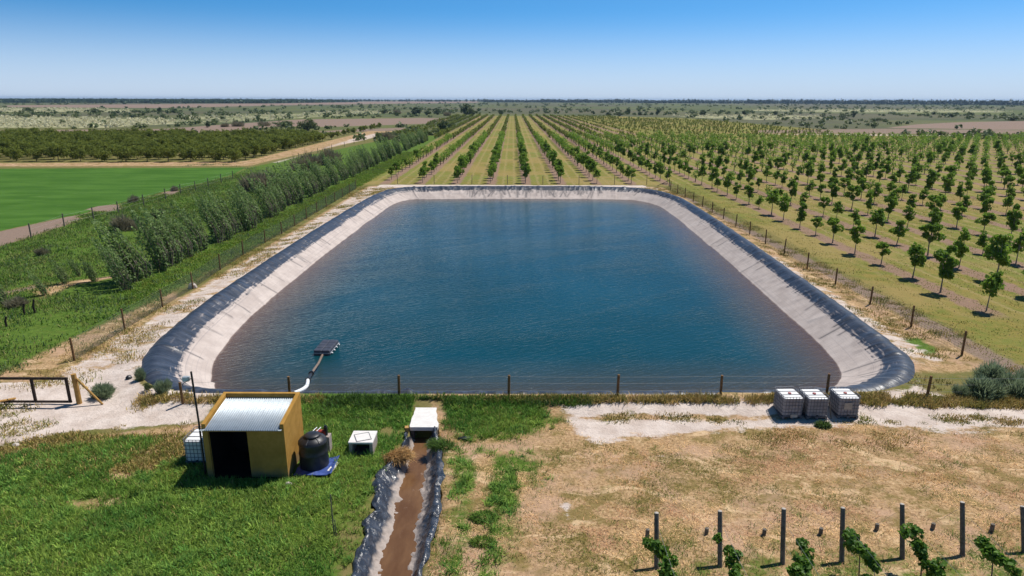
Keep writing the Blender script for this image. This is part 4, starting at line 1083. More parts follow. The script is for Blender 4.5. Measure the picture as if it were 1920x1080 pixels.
fl_ = tufts(9000, (28.5, 75), (33, 125), lambda a, b: (np.abs(a) < 0.8 * b + 4) & (fbm(a * 0.5, b * 0.12, 131) > 0.36), 0.13, [(0.22, 0.21, 0.05), (0.17, 0.19, 0.035), (0.30, 0.235, 0.085), (0.13, 0.16, 0.03), (0.27, 0.20, 0.11)], 14, 0.55)
grass_object('orchard_grass', np.stack([fl_[0], fl_[1], z_at(fl_[0], fl_[1]) - 0.02], 1), fl_[2], gr.uniform(0.014, 0.03, len(fl_[0])), gr.uniform(0.4, 1.3, len(fl_[0])), gr, fl_[3], M['straw'], 'short dry and green grass on the orchard floor beyond the right fence', 'orchard grass')
x, y, h_, tt = [np.concatenate(a) for a in zip(*parts)]
grass_object('rough_grass', np.stack([x, y, z_at(x, y) - 0.02], 1), h_, gr.uniform(0.018, 0.04, len(x)), gr.uniform(0.1, 1.0, len(x)), gr, tt, M['grass'], 'tall rough grass on the green land behind the left fence', 'rough grass')

# ------------------------------------------------------------------ materials for the built things
M['ochre'] = simple('ochre_plaster', (0.42, 0.23, 0.055), 0.9, 0.15, var=0.14, scale=2.5, bump=0.25, bscale=40, dirt=(0.28, 0.16, 0.05, 0.45))
def plaster():
    t = NT('ochre_plaster_wall'); v = t.pos(); n = t.noise(2.5, 6, 0.65); st = t.noise(1.0, 5, 0.6, t.mapping(v, (5, 5, 0.5)))
    c = t.mix(t.step(n, 0.3, 0.7), (0.35, 0.19, 0.042), (0.46, 0.255, 0.062))
    c = t.mix(t.step(st, 0.55, 0.75, 0, 0.35), c, (0.27, 0.15, 0.045))
    z = t.xyz(v)[2]
    c = t.mix(t.step(t.math('ADD', z, t.math('MULTIPLY', t.math('SUBTRACT', n, 0.5), 0.7)), 0.55, 0.12, 0, 0.75), c, (0.22, 0.16, 0.09))
    return t.done(t.pbr(c, 0.92, 0.12, 0, t.bump(t.noise(30, 4, 0.6), 0.3, 0.02)))
M['ochre'] = plaster()
M['zinc'] = simple('zinc_sheet', (0.52, 0.58, 0.62), 0.42, 0.5, 0.35, var=0.10, scale=3, dirt=(0.42, 0.42, 0.42, 0.3))
M['concrete'] = simple('pale_concrete', (0.74, 0.71, 0.68), 0.9, 0.15, var=0.10, scale=5, bump=0.3, dirt=(0.45, 0.40, 0.36, 0.35))
M['block'] = simple('rough_block', (0.40, 0.33, 0.30), 0.95, 0.1, var=0.25, scale=14, bump=0.6)
M['dark_inside'] = simple('dark_concrete', (0.10, 0.09, 0.085), 0.95, 0.1, var=0.3)  # darker grey concrete for the culvert walls and the valve box floor
M['shade_black'] = simple('painted_shade', (0.012, 0.011, 0.010), 0.95, 0.05, var=0.3)  # near-black colour stands in for the shade inside the shed
M['black_plastic'] = simple('black_plastic', (0.016, 0.017, 0.022), 0.42, 0.5, var=0.3, scale=4, dirt=(0.07, 0.06, 0.05, 0.35))
M['float_plastic'] = simple('float_plastic', (0.05, 0.055, 0.078), 0.5, 0.5, var=0.3, scale=4, dirt=(0.10, 0.10, 0.11, 0.3))
M['white_plastic'] = simple('white_plastic', (0.80, 0.80, 0.80), 0.45, 0.4, var=0.06, scale=4, dirt=(0.6, 0.56, 0.5, 0.3))
M['grey_plastic'] = simple('dusty_grey_plastic', (0.36, 0.345, 0.36), 0.55, 0.35, var=0.2, scale=3, dirt=(0.18, 0.165, 0.17, 0.6))
M['galv'] = simple('galvanised_bar', (0.42, 0.43, 0.45), 0.45, 0.5, 0.6, var=0.2)
M['dark_bar'] = simple('weathered_bar', (0.16, 0.16, 0.18), 0.6, 0.4, 0.3, var=0.3)
M['red_cap'] = simple('red_cap', (0.38, 0.075, 0.07), 0.6, 0.4, var=0.2, dirt=(0.4, 0.25, 0.2, 0.4))
M['plate'] = simple('faded_plate', (0.42, 0.38, 0.33), 0.7, 0.3, var=0.12)
M['post_wood'] = simple('post_wood', (0.20, 0.115, 0.055), 0.9, 0.1, var=0.4, scale=7, bump=0.4, dirt=(0.10, 0.07, 0.05, 0.5))
M['grey_wood'] = simple('grey_wood', (0.17, 0.15, 0.125), 0.9, 0.1, var=0.35, scale=8, bump=0.4, dirt=(0.09, 0.08, 0.07, 0.5))
M['yellow_wood'] = simple('yellow_wood', (0.42, 0.24, 0.075), 0.85, 0.15, var=0.25, scale=6, bump=0.3)
M['gate_wood'] = simple('gate_wood', (0.050, 0.034, 0.026), 0.8, 0.2, var=0.4, scale=6)
M['wire'] = simple('wire', (0.36, 0.36, 0.34), 0.5, 0.4, 0.4, var=0.2)
M['net'] = simple('green_wire_net', (0.10, 0.13, 0.09), 0.6, 0.3, 0.2, var=0.3)
M['pole'] = simple('dark_steel', (0.035, 0.028, 0.026), 0.6, 0.4, 0.2, var=0.3)
M['lamp'] = simple('lamp_housing', (0.55, 0.58, 0.58), 0.35, 0.5, 0.4, var=0.1)
M['pipe_brown'] = simple('muddy_pipe', (0.22, 0.16, 0.12), 0.6, 0.3, var=0.25)
M['pipe_white'] = simple('white_pipe', (0.80, 0.82, 0.84), 0.4, 0.4, var=0.05)
M['blue'] = simple('blue_tarp', (0.045, 0.085, 0.30), 0.5, 0.4, var=0.3, scale=5, dirt=(0.25, 0.27, 0.32, 0.4))
M['stone'] = simple('stone', (0.52, 0.46, 0.41), 0.95, 0.1, var=0.25, scale=9, bump=0.5)
M['red_paint'] = simple('red_paint', (0.36, 0.05, 0.03), 0.5, 0.4, var=0.2)
M['glass'] = simple('lamp_glass', (0.55, 0.60, 0.62), 0.15, 0.6, var=0.05)
M['brick'] = simple('loose_brick', (0.46, 0.27, 0.10), 0.9, 0.1, var=0.25, scale=9, bump=0.5)

# ------------------------------------------------------------------ pump shed
X0, X1, Y0, Y1 = -12.45, -9.15, 24.2, 26.5
ZF, ZB, TH = 2.44, 2.80, 0.16
shed = tag(empty('pump_shed', ((X0 + X1) / 2, Y0, 0)), 'ochre plastered pump shed with corrugated metal roof and dark open doorway', 'shed')
def loc(mb_): # shift to the shed's own base
    ox, oy = (X0 + X1) / 2, Y0; mb_.v = [(a - ox, b - oy, c) for a, b, c in mb_.v]; return mb_
w = MB()
for xa, xb in ((X0, X0 + TH), (X1 - TH, X1)):
    v = [(xa, Y0, -.2), (xb, Y0, -.2), (xb, Y1, -.2), (xa, Y1, -.2), (xa, Y0, ZF), (xb, Y0, ZF), (xb, Y1, ZB), (xa, Y1, ZB)]
    w.add(v, [(0, 3, 2, 1), (4, 5, 6, 7), (0, 1, 5, 4), (1, 2, 6, 5), (2, 3, 7, 6), (3, 0, 4, 7)])
w.box(X0 + TH, X1 - TH, Y1 - TH, Y1 - 0.003, -.2, ZB - 0.003)
w.box(-10.66, X1 - TH, Y0 + 0.003, Y0 + TH, -.2, ZF - 0.30)
w.box(X0 + TH, X0 + TH + 0.06, Y0 + 0.003, Y0 + TH, -.2, ZF - 0.30)
w.box(X0 + TH + 0.06, -10.66, Y0 + 0.004, Y0 + TH, ZF - 0.34, ZF - 0.301)
loc(w).build('wall', M['ochre'], shed, 0.012)
ln = MB(); ln.box(X0 + TH + .004, X0 + TH + .03, Y0 + TH + .07, Y1 - TH - .034, .06, ZF - .32); ln.box(X1 - TH - .03, X1 - TH - .004, Y0 + TH + .07, Y1 - TH - .034, .06, ZF - .32)  # inner lining added to darken the doorway, its shade is in the colour
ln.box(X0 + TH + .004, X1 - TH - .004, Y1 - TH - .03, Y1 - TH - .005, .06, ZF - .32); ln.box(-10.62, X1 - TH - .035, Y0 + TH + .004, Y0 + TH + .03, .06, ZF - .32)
loc(ln).build('lining', M['shade_black'], shed)
fl = MB(); fl.box(X0 + TH, X1 - TH, Y0, Y1 - TH, -0.2, 0.05); loc(fl).build('floor_slab', M['shade_black'], shed)  # floor coloured with the same painted shade
rf = MB(); nxr = 264; xa, xb = X0 + TH + 0.02, X1 - TH - 0.02; yf, yb = Y0 - 0.16, Y1 - TH - 0.01
zf, zb = ZF - 0.17, ZB - 0.20
vs = []
# the sheet overhangs in front of the side walls only between them, plus a lip in front
for lay in (0, -0.012):
    for yy_, zz_ in ((yf, zf - 0.025), (yb, zb)):
        for i in range(nxr + 1):
            xx_ = xa + (xb - xa) * i / nxr
            vs.append((xx_, yy_, zz_ + lay + 0.022 * math.cos(2 * math.pi * (xx_ - xa) / 0.094)))
n1_ = nxr + 1
fs = [(i, i + 1, n1_ + i + 1, n1_ + i) for i in range(nxr)] + [(2 * n1_ + i, 3 * n1_ + i, 3 * n1_ + i + 1, 2 * n1_ + i + 1) for i in range(nxr)] + [(i, 2 * n1_ + i, 2 * n1_ + i + 1, i + 1) for i in range(nxr)]
rf.add(vs, fs, 0, True)
# drip edge carried across in front of the two side walls
for a, b in ((X0 - 0.02, X0 + TH + 0.02), (X1 - TH - 0.02, X1 - 0.06)):
    rf.box(a, b, Y0 - 0.16, Y0 - 0.012, zf - 0.05, zf - 0.03)
loc(rf).build('roof', M['zinc'], shed)

# lamp pole beside the shed
pole = tag(empty('lamp_pole', (-12.66, 24.45, 0)), 'thin dark pole with a floodlight, rising beside the shed', 'lamp pole')
mb = MB(); mb.tube([(0, 0, -.2), (0.01, 0, 2.4), (-0.02, 0, 4.6)], 0.04, 8); mb.build('pole', M['pole'], pole)
mb = MB(); mb.tube([(-0.03, 0, 4.30), (-0.16, -0.02, 4.28)], 0.018, 6); mb.tube([(-0.12, -.16, 4.28), (-0.36, -.16, 4.12), (-0.36, -.1, 4.02)], 0.012, 5); mb.build('bracket', M['pole'], pole)
mb = MB(); mb.box(-0.38, -0.12, -0.10, 0.08, 4.20, 4.40); fld = mb.build('floodlight', M['lamp'], pole, 0.03)
mb = MB(); mb.box(-0.36, -0.14, -0.108, -0.102, 4.22, 4.38); mb.build('glass', M['glass'], fld)

# ------------------------------------------------------------------ water totes
def make_tote(label, body, cap_on=True, bars='dark_bar', plate=None, loc_=(0, 0, 0), rz=0.0, group=None, topmat=None):
    t = tag(empty('water_tote', loc_, rz), label, 'water tank', group)
    b = MB(); hw, hd, z0, z1 = 0.48, 0.575, 0.16, 1.10
    def rect(hx, hy, z, r_):
        p = []
        for cx_, cy_, a0 in ((hx - r_, hy - r_, 0), (-hx + r_, hy - r_, 90), (-hx + r_, -hy + r_, 180), (hx - r_, -hy + r_, 270)):
            for k_ in range(5): p.append((cx_ + r_ * math.cos(R(a0 + 22.5 * k_)), cy_ + r_ * math.sin(R(a0 + 22.5 * k_)), z))
        return p
    L = [rect(hw - .03, hd - .03, z0, .1), rect(hw, hd, z0 + .04, .1), rect(hw, hd, z1 - .06, .1)]
    vs = sum(L, []); nn = 20; fs = []
    for i in range(len(L) - 1):
        for k_ in range(nn): fs.append((i * nn + k_, i * nn + (k_ + 1) % nn, (i + 1) * nn + (k_ + 1) % nn, (i + 1) * nn + k_))
    fs.append(tuple(range(nn - 1, -1, -1))); b.add(vs, fs, 0, False)
    b.build('tank', body, t)
    tp = MB(); L = [rect(hw, hd, z1 - .06, .1), rect(hw - .015, hd - .015, z1 - .02, .1), rect(hw - .06, hd - .06, z1, .08)]
    vs = sum(L, []); fs = []
    for i in range(2):
        for k_ in range(nn): fs.append((i * nn + k_, i * nn + (k_ + 1) % nn, (i + 1) * nn + (k_ + 1) % nn, (i + 1) * nn + k_))
    fs.append(tuple(range(2 * nn, 3 * nn))); tp.add(vs, fs)
    tp.build('tank_top', topmat or M['white_plastic'], t)
    c = MB(); ox, oy, rb = 0.505, 0.60, 0.011
    for z in (0.17, 0.36, 0.54, 0.72, 0.90, 1.06, 1.17):
        ring_ = rect(ox, oy, z, .09); ring_.append(ring_[0]); c.tube(ring_, rb if z < 1.1 else 0.016, 5, cap=False)
    for i in range(6):
        f_ = -1 + 2 * (i + .5) / 6
        for sg in (-1, 1):
            c.tube([(f_ * 0.46, sg * (oy + .012), 0.14), (f_ * 0.46, sg * (oy + .012), 1.17)], rb, 5)
            c.tube([(sg * (ox + .012), f_ * 0.55, 0.14), (sg * (ox + .012), f_ * 0.55, 1.17)], rb, 5)
    for yb_ in (-0.18, 0.22): c.tube([(-ox, yb_, 1.115), (ox, yb_, 1.115)], 0.014, 5)
    c.build('cage', M[bars], t)
    p_ = MB()
    for yb_ in (-.55, 0, .55):
        p_.box(-.5, .5, yb_ - .05, yb_ + .05, 0.115, 0.155)
    for xb_ in (-.45, 0, .45): p_.box(xb_ - .05, xb_ + .05, -.595, .595, 0.0, 0.112)
    p_.build('pallet', M[bars], t)
    if cap_on:
        cp = MB(); cp.lathe([(0.0, 1.145), (0.075, 1.145), (0.085, 1.13), (0.085, 1.098)][::-1], 20, 0, -0.02); cp.build('cap', M['red_cap'], t)
    if plate:
        x0_, x1_, zz0, zz1 = plate
        q_ = MB(); q_.box(x0_, x1_, -0.632, -0.626, zz0, zz1); q_.build('plate', M['plate'], t)
    v_ = MB(); v_.tube([(0, -.5, .2), (0, -.59, .2)], .035, 10); v_.box(-.05, .05, -.61, -.59, .17, .2); v_.build('valve', M['black_plastic'], t)
    return t
GRP = None
make_tote('grey caged water tote with red cap, left of the three beside the sandy track', M['grey_plastic'], loc_=(13.66, 30.15, 0.02), rz=0.04, plate=(-.12, .22, .10, .27))
make_tote('grey caged water tote with red cap, squeezed between its two neighbours by the track', M['grey_plastic'], loc_=(14.86, 30.12, 0.02), rz=0.015)
make_tote('grey caged water tote with beige plate on its front, right of the three', M['grey_plastic'], loc_=(16.42, 30.2, 0.02), rz=0.0, plate=(-.28, .10, .52, .86))
make_tote('white caged water tote standing against the left wall of the shed', M['white_plastic'], cap_on=False, bars='dark_bar', loc_=(-13.33, 25.78, 0.02))
st = MB(); st.tube([(15.62, 29.62, 0.02), (15.42, 29.68, 0.95)], 0.025, 6)
tag(st.build('wooden_stake', M['grey_wood']), 'slanting stick leaning against the middle tote of the three', 'stick')

# ------------------------------------------------------------------ black tank, tarp, small kit beside the shed
tank = tag(empty('water_tank', (-8.36, 25.2, 0.06)), 'black round plastic water tank standing right of the shed', 'water tank')
mb = MB(); mb.lathe([(0.0, 0.0), (0.60, 0.0), (0.605, 0.05), (0.585, 0.55), (0.60, 0.58), (0.60, 0.66), (0.58, 0.69), (0.575, 1.02), (0.60, 1.06), (0.595, 1.12), (0.53, 1.22), (0.36, 1.31), (0.30, 1.33)], 48)
mb.build('body', M['black_plastic'], tank)
mb = MB(); mb.lathe([(0.30, 1.31), (0.33, 1.33), (0.33, 1.39), (0.29, 1.42), (0.12, 1.445), (0.0, 1.45)], 36); mb.build('lid', M['black_plastic'], tank)
for i in range(6):
    a = i * math.pi / 3 + .3; mb = MB(); ca, sa = math.cos(a), math.sin(a)
    mb.tube([(0.55 * ca, 0.55 * sa, 1.16), (0.32 * ca, 0.32 * sa, 1.31)], [0.055, 0.045], 8); mb.build('rib', M['black_plastic'], tank)
# folded blue sheet under the tank
gN = 40; tu = np.linspace(-1, 1, gN); TU, TV = np.meshgrid(tu, tu)
tx = -8.22 + TU * 0.78; ty = 25.05 + TV * 0.72; tz = 0.045 + 0.05 * fbm(TU * 4 + 9, TV * 4, 121) + 0.09 * sstep(0.72, 1, TU) * (0.4 + fbm(TU * 9, TV * 9, 122))
ti = np.arange(gN * gN).reshape(gN, gN)
tme = np_mesh('blue_tarp', np.stack([tx + 0.05 * (fbm(TU * 3, TV * 3, 123) - .5), ty, tz], -1).reshape(-1, 3), np.stack([ti[:-1, :-1], ti[:-1, 1:], ti[1:, 1:], ti[1:, :-1]], -1).reshape(-1, 4), M['blue'], True)
to = link('blue_tarp', tme); sm_ = to.modifiers.new('thick', 'SOLIDIFY'); sm_.thickness = 0.03
tag(to, 'crumpled blue tarp spread under the black water tank', 'tarp')
mb = MB(); mb.box(-7.62, -7.40, 24.62, 25.35, 0.02, 0.09, rot=-0.2); tag(mb.build('plank', M['concrete'], None, 0.01), 'pale plank lying along the edge of the blue tarp', 'plank')
pu = tag(empty('water_pump', (-8.25, 26.35, 0)), 'small red and black water pump behind the black tank', 'pump')
mb = MB(); mb.tube([(-.3, 0, .95), (.12, 0, .95)], 0.12, 14); mb.build('motor', M['red_paint'], pu)
mb = MB(); mb.tube([(.12, 0, .82), (.12, 0, 1.22)], 0.085, 12); mb.tube([(.12, 0, 1.22), (.12, 0, 1.28)], 0.05, 10); mb.build('pump_head', M['black_plastic'], pu)
mb = MB(); mb.box(-.4, .3, -.2, .2, -.1, .82); mb.build('stand', M['block'], pu, 0.02)
for i, (dx, lab) in enumerate(((0.0, 'thin pale pipe sloping from the shed wall over the black tank, left one'), (0.17, 'thin pale pipe sloping from the shed wall over the black tank, right one'))):
    mb = MB(); mb.tube([(-8.85 + dx, 25.0, 1.15), (-8.42 + dx, 26.1, 1.32)], 0.024, 7); tag(mb.build('pipe', M['galv']), lab, 'pipe')

# ------------------------------------------------------------------ concrete valve box with hatch
vb = tag(empty('valve_box', (-6.57, 26.05, 0)), 'pale concrete box with square hatch on top and open dark front', 'concrete box')
mb = MB(); mb.box(-.52, -.38, 0.002, 1.03, -.2, .55); mb.box(.38, .52, 0.002, 1.03, -.2, .55); mb.box(-.38, .38, .9, 1.028, -.2, .548); mb.build('wall', M['block'], vb, 0.01)
mb = MB(); mb.box(-.535, .535, -.02, 1.05, .552, .635); mb.build('lid', M['concrete'], vb, 0.008)
mb = MB(); mb.box(-.30, .30, .16, .76, .6385, .652, rot=0.38); mb.build('hatch', M['concrete'], vb, 0.004)
mb = MB()
c0 = (0.0, .46)
for sx0, sx1, sy0, sy1 in ((-.335, .335, .105, .13), (-.335, .335, .79, .815), (-.335, -.31, .131, .789), (.31, .335, .131, .789)): mb.box(sx0, sx1, sy0, sy1, .637, .646, rot=0.38, piv=c0)
mb.build('hatch_frame', M['dark_bar'], vb)
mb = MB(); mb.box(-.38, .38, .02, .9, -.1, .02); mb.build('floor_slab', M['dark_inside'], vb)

# ------------------------------------------------------------------ culvert
cv = tag(empty('culvert', (-4.12, 28.3, 0)), 'white concrete culvert slab over the dark mouth of the ditch', 'culvert')
mb = MB(); NS = 14
vs = []; fs = []
for i in range(NS + 1):
    t_ = i / NS; yy_ = 0.0 + 2.72 * t_; hw_ = 0.68 - 0.20 * t_; cx_ = 0.0 - 0.24 * t_
    for sgn in (-1, 1):
        e_ = 0.05 * (float(vnoise(i * 0.9, 3.0 * sgn, 7)) - .5) * 2
        for z_ in (0.0, 0.19): vs.append((cx_ + sgn * (hw_ + e_), yy_, z_))
for i in range(NS):
    a = i * 4; b = a + 4
    fs += [(a + 1, a + 3, b + 3, b + 1), (a, b, b + 2, a + 2), (a, a + 1, b + 1, b), (a + 2, b + 2, b + 3, a + 3)]
fs += [(0, 2, 3, 1), (NS * 4, NS * 4 + 1, NS * 4 + 3, NS * 4 + 2)]
mb.add(vs, fs); mb.build('slab', M['concrete'], cv, 0.01)
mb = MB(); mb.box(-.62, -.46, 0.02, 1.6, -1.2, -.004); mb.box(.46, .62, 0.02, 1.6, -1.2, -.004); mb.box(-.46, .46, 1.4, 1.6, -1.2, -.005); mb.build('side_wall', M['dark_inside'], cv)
mb = MB(); mb.box(-4.98, -4.80, 28.0, 28.25, 0.05, 0.30, rot=0.2); tag(mb.build('brick', M['brick'], None, 0.012), 'loose ochre brick standing at the left corner of the culvert mouth', 'brick')
# dry grass clump fallen over the ditch edge
def clump(name, px, py, n, rad, ht, tints, mat, label, cat, seed, drape=(0, 0), z=0.0, w=0.012):
    rng = np.random.default_rng(seed); g = G(px, py, 0)
    q = rng.uniform(0, 6.28, n); rr_ = rad * np.sqrt(rng.uniform(0, 1, n))
    P = np.stack([g[0] + rr_ * np.cos(q) * 1.2, g[1] + rr_ * np.sin(q) * 0.75, z + 0.28 * ht * (1 - (rr_ / rad) ** 2) + 0.02], 1)
    a = np.arctan2(P[:, 1] - g[1] + drape[1], P[:, 0] - g[0] + drape[0]) + rng.normal(size=n) * 0.7
    L = ht * rng.uniform(0.5, 1.3, n); el = rng.uniform(-0.25, 1.0, n)
    d = np.stack([np.cos(a) * np.cos(el), np.sin(a) * np.cos(el), np.sin(el)], 1) * L[:, None]
    s = np.stack([-np.sin(a), np.cos(a), 0 * a], 1) * w
    V = np.stack([P - s, P + s, P + d * .6 + s * .7 + [0, 0, .03], P + d + [0, 0, -.06], P + d * .6 - s * .7 + [0, 0, .03]], 1).reshape(-1, 3)
    k = np.arange(n)[:, None] * 5
    Fa = np.hstack([k, k + 1, k + 2, k + 4]); Fb = np.hstack([k + 4, k + 2, k + 3])
    tt = np.array(tints)[rng.integers(0, len(tints), n)] * rng.uniform(0.7, 1.3, n)[:, None]
    me = bpy.data.meshes.new(name); me.from_pydata(V.tolist(), [], Fa.tolist() + Fb.tolist()); me.materials.append(mat)
    at = me.attributes.new('tint', 'FLOAT_COLOR', 'POINT'); at.data.foreach_set('color', np.hstack([np.repeat(tt, 5, 0), np.ones((5 * n, 1))]).astype(np.float32).ravel())
    return tag(link(name, me), label, cat)
clump('straw_clump', 745, 858, 2600, 0.42, 0.42, [(0.36, 0.22, 0.09), (0.28, 0.16, 0.06), (0.42, 0.28, 0.13)], M['straw'], 'reddish dry grass clump drooping over the left edge of the ditch', 'dry grass clump', 3, (0.5, -0.2))
clump('weed_clump', 826, 838, 800, 0.42, 0.36, [(0.05, 0.10, 0.016), (0.07, 0.13, 0.024)], M['grass'], 'dark green weeds hanging over the right corner of the culvert mouth', 'weeds', 4, (-0.3, 0))
clump('weed_clump', 1543, 800, 420, 0.22, 0.26, [(0.04, 0.085, 0.014), (0.06, 0.10, 0.02)], M['grass'], 'green weeds growing at the foot of the middle grey tote', 'weeds', 5, z=0.0, w=0.02)
clump('weed_clump', 908, 972, 700, 0.42, 0.20, [(0.07, 0.15, 0.02), (0.11, 0.18, 0.03)], M['grass'], 'round green grass tussock beside the pale straw trail right of ditch', 'grass tussock', 6)
clump('weed_clump', 905, 1018, 450, 0.34, 0.18, [(0.08, 0.16, 0.024), (0.13, 0.19, 0.03)], M['grass'], 'smaller green tussock nearer the camera beside the straw trail', 'grass tussock', 8)
# scraps
def rock(px, py, s, label, seed, mat=None, name='stone', z=0.0):
    rng = np.random.default_rng(seed); g = G(px, py, z); mb = MB()
    import bmesh
    bm = bmesh.new(); bmesh.ops.create_icosphere(bm, subdivisions=2, radius=1)
    for v in bm.verts:
        c = v.co; k_ = 1 + 0.5 * (float(fbm(c.x * 1.3 + seed, c.y * 1.3 + c.z, seed)) - 0.5)
        v.co = Vector((c.x * s[0] * k_, c.y * s[1] * k_, max(-0.3, c.z) * s[2] * k_))
    me = bpy.data.meshes.new(name); bm.to_mesh(me); bm.free(); me.materials.append(mat or M['stone'])
    o = link(name, me); o.location = (g[0], g[1], float(z_at(g[0], g[1])) + 0.05)
    return tag(o, label, 'stone' if name == 'stone' else 'plastic scrap')
rock(541, 909, (0.16, 0.12, 0.10), 'small pale stone lying in front of the shed corner', 1)
rock(361, 540, (0.36, 0.32, 0.40), 'grey boulder at the foot of a left fence post', 2)
rock(872, 823, (0.34, 0.12, 0.09), 'scrap of black plastic on the grass right of the culvert', 3, M['black_plastic'], 'plastic_scrap')
rock(243, 716, (0.18, 0.16, 0.14), 'dark lump of plastic on the sand between gate and liner', 4, M['black_plastic'], 'plastic_scrap')
rock(30, 836, (0.16, 0.14, 0.10), 'pale stone on the verge of the sandy track at left', 5)
for (px, py, h_, rad, lab) in ((627, 1004, 1.65, 0.022, 'tall thin wooden stake in the grass left of the ditch'), (631, 1003, 0.62, 0.018, 'short stick beside the tall thin stake left of ditch')):
    g = G(px, py); mb = MB(); mb.tube([(g[0], g[1], -.1), (g[0] - .02, g[1], h_ * .5), (g[0] - 0.03, g[1] + .02, h_)], [rad * 1.15, rad, rad * .8], 7)
    tag(mb.build('wooden_stake', M['grey_wood']), lab, 'stake')

# ------------------------------------------------------------------ pump raft and pipe
raft = tag(empty('pump_raft', (-12.38, 40.6, WATER_Z), -0.03), 'black floating pump raft of eight plastic blocks on the water', 'raft')
for i in range(2):
    for j in range(4):
        mb = MB(); x0_, y0_ = -.53 + i * .535, j * .52
        mb.box(x0_, x0_ + .525, y0_, y0_ + .51, -.14, .34); mb.build('float_block', M['float_plastic'], raft, 0.05)
mb = MB(); mb.tube([(-.5, -.02, .15), (.5, -.02, .15)], .03, 6); mb.tube([(.56, 0, .14), (.56, 2.05, .14)], .025, 6)
for j in range(4): mb.tube([(.54, .26 + j * .52, .12), (.66, .26 + j * .52, .06)], .045, 8)
mb.build('rail', M['galv'], raft)
hose = tag(empty('suction_pipe', (0, 0, 0)), 'pipe bending from the raft to the bank, muddy then white', 'pipe')
Pa = Vector((-12.3, 40.45, WATER_Z + .08)); Pb = Vector(G(584, 700, -0.62)); Pc = Vector(G(577, 713, -0.25)); Pd = Vector(G(551, 737, 0.55))
mb = MB(); mb.tube([Pa, Pa.lerp(Pb, .5) + Vector((0.08, 0, .03)), Pb], 0.075, 10); mb.build('hose', M['pipe_brown'], hose)
mb = MB(); dv_ = (Pc - Pb).normalized(); mb.tube([Pb - dv_ * .05, Pb + dv_ * .12], 0.16, 12); mb.tube([Pc - dv_ * .22, Pc - dv_ * .05], 0.15, 12); mb.tube([Pb, Pc], 0.09, 10); mb.build('coupling', M['black_plastic'], hose)
pts = [Pc.lerp(Pd, t_) + Vector((0.22 * math.sin(t_ * math.pi), 0, -0.06 * math.sin(t_ * math.pi))) for t_ in [i / 10 for i in range(11)]]
mb = MB(); mb.tube(pts, 0.10, 12); mb.build('white_pipe', M['pipe_white'], hose)

# ------------------------------------------------------------------ fences
def fence(name, pts, hgt, label, postmat, rad=0.065, wires=(0.5, 0.95, 1.35), net=False, wr=0.006):
    o = tag(empty(name, (pts[0][0], pts[0][1], 0)), label, 'fence'); ox, oy = pts[0][0], pts[0][1]
    rp = random.Random(len(pts)); tops = []
    for (x, y) in pts:
        z = float(z_at(x, y)); lx, ly = rp.uniform(-.04, .04), rp.uniform(-.04, .04); hh = hgt * rp.uniform(.95, 1.06)
        mb = MB(); mb.tube([(x - ox, y - oy, z - .3), (x - ox + lx * .5, y - oy + ly * .5, z + hh * .5), (x - ox + lx, y - oy + ly, z + hh)], [rad * 1.05, rad, rad * .95], 8)
        mb.build('post', postmat, o); tops.append((x - ox, y - oy, z, hh))
    mb = MB()
    for a, b in zip(tops[:-1], tops[1:]):
        for wz in wires:
            mb.tube([(a[0], a[1], a[2] + wz), ((a[0] + b[0]) / 2, (a[1] + b[1]) / 2, (a[2] + b[2]) / 2 + wz - .02), (b[0], b[1], b[2] + wz)], wr, 4, cap=False)
        if net:
            L = math.hypot(b[0] - a[0], b[1] - a[1]); n_ = max(2, int(L / net))
            for i in range(n_):
                f_ = (i + .5) / n_; x, y, z = a[0] + (b[0] - a[0]) * f_, a[1] + (b[1] - a[1]) * f_, a[2] + (b[2] - a[2]) * f_
                mb.tube([(x, y, z + .03), (x, y, z + max(wires))], wr * .8, 3, cap=False)
    mb.build('wire_mesh', M['net'] if net else M['wire'], o)
    return o
LX = lambda y: -26.15 - 0.011 * (y - 37)
lp = [G(140, 677)[:2], G(234, 618)[:2], G(305, 575)[:2], G(362, 542)[:2], G(413, 506)[:2], G(456, 479)[:2], G(497, 455)[:2]]
yy_ = lp[-1][1] + 5.0
while yy_ < 119: lp.append((LX(yy_), yy_)); yy_ += 5.0
fence('wire_fence', lp, 1.45, 'wooden post and wire mesh fence between the poplars and the pond', M['post_wood'], wires=(0.1, .2, .3, .4, .5, .6, .7, .8, .9, 1.0, 1.1, 1.2, 1.35), net=0.14, wr=0.009)
rp_ = [G(1803, 667)[:2], G(1708, 613)[:2], G(1631, 571)[:2], G(1566, 535)[:2], G(1513, 504)[:2], G(1470, 477)[:2]]
yy_ = rp_[-1][1] + 5.0
while yy_ < 118: rp_.append((27.4, yy_)); yy_ += 5.0
rp_.append((28.0, 119.5))
fence('wire_fence', rp_, 1.5, 'wooden post and wire mesh fence between the pond and the orchard', M['post_wood'], wires=(0.15, .3, .45, .6, .75, .9, 1.05, 1.2, 1.35), net=0.3)
fp_ = [G(344, 764)[:2], G(545, 757)[:2], G(749, 755)[:2], G(954, 754)[:2], G(1157, 755)[:2], G(1350, 753)[:2], G(1548, 753)[:2], G(1737, 749)[:2], G(1925, 746)[:2]]
fence('wire_fence', fp_, 1.20, 'low wooden post and wire fence along the near bank', M['post_wood'], rad=0.07, wires=(0.35, .75, 1.10), wr=0.006)
ffp = [(x, 122.6) for x in (-21, -14.3, -7.4, -0.9, 5.6, 12.2, 18.7, 24.6)]
fence('wire_fence', ffp, 1.7, 'thin post and wire fence along the far bank of the pond', M['grey_wood'], rad=0.05, wires=(.5, 1.0, 1.5))
bp_ = [G(x, y)[:2] for x, y in ((59, 447), (121, 425), (176, 412), (222, 399), (270, 386), (311, 374), (339, 363), (367, 357), (391, 350), (415, 343), (437, 336))]
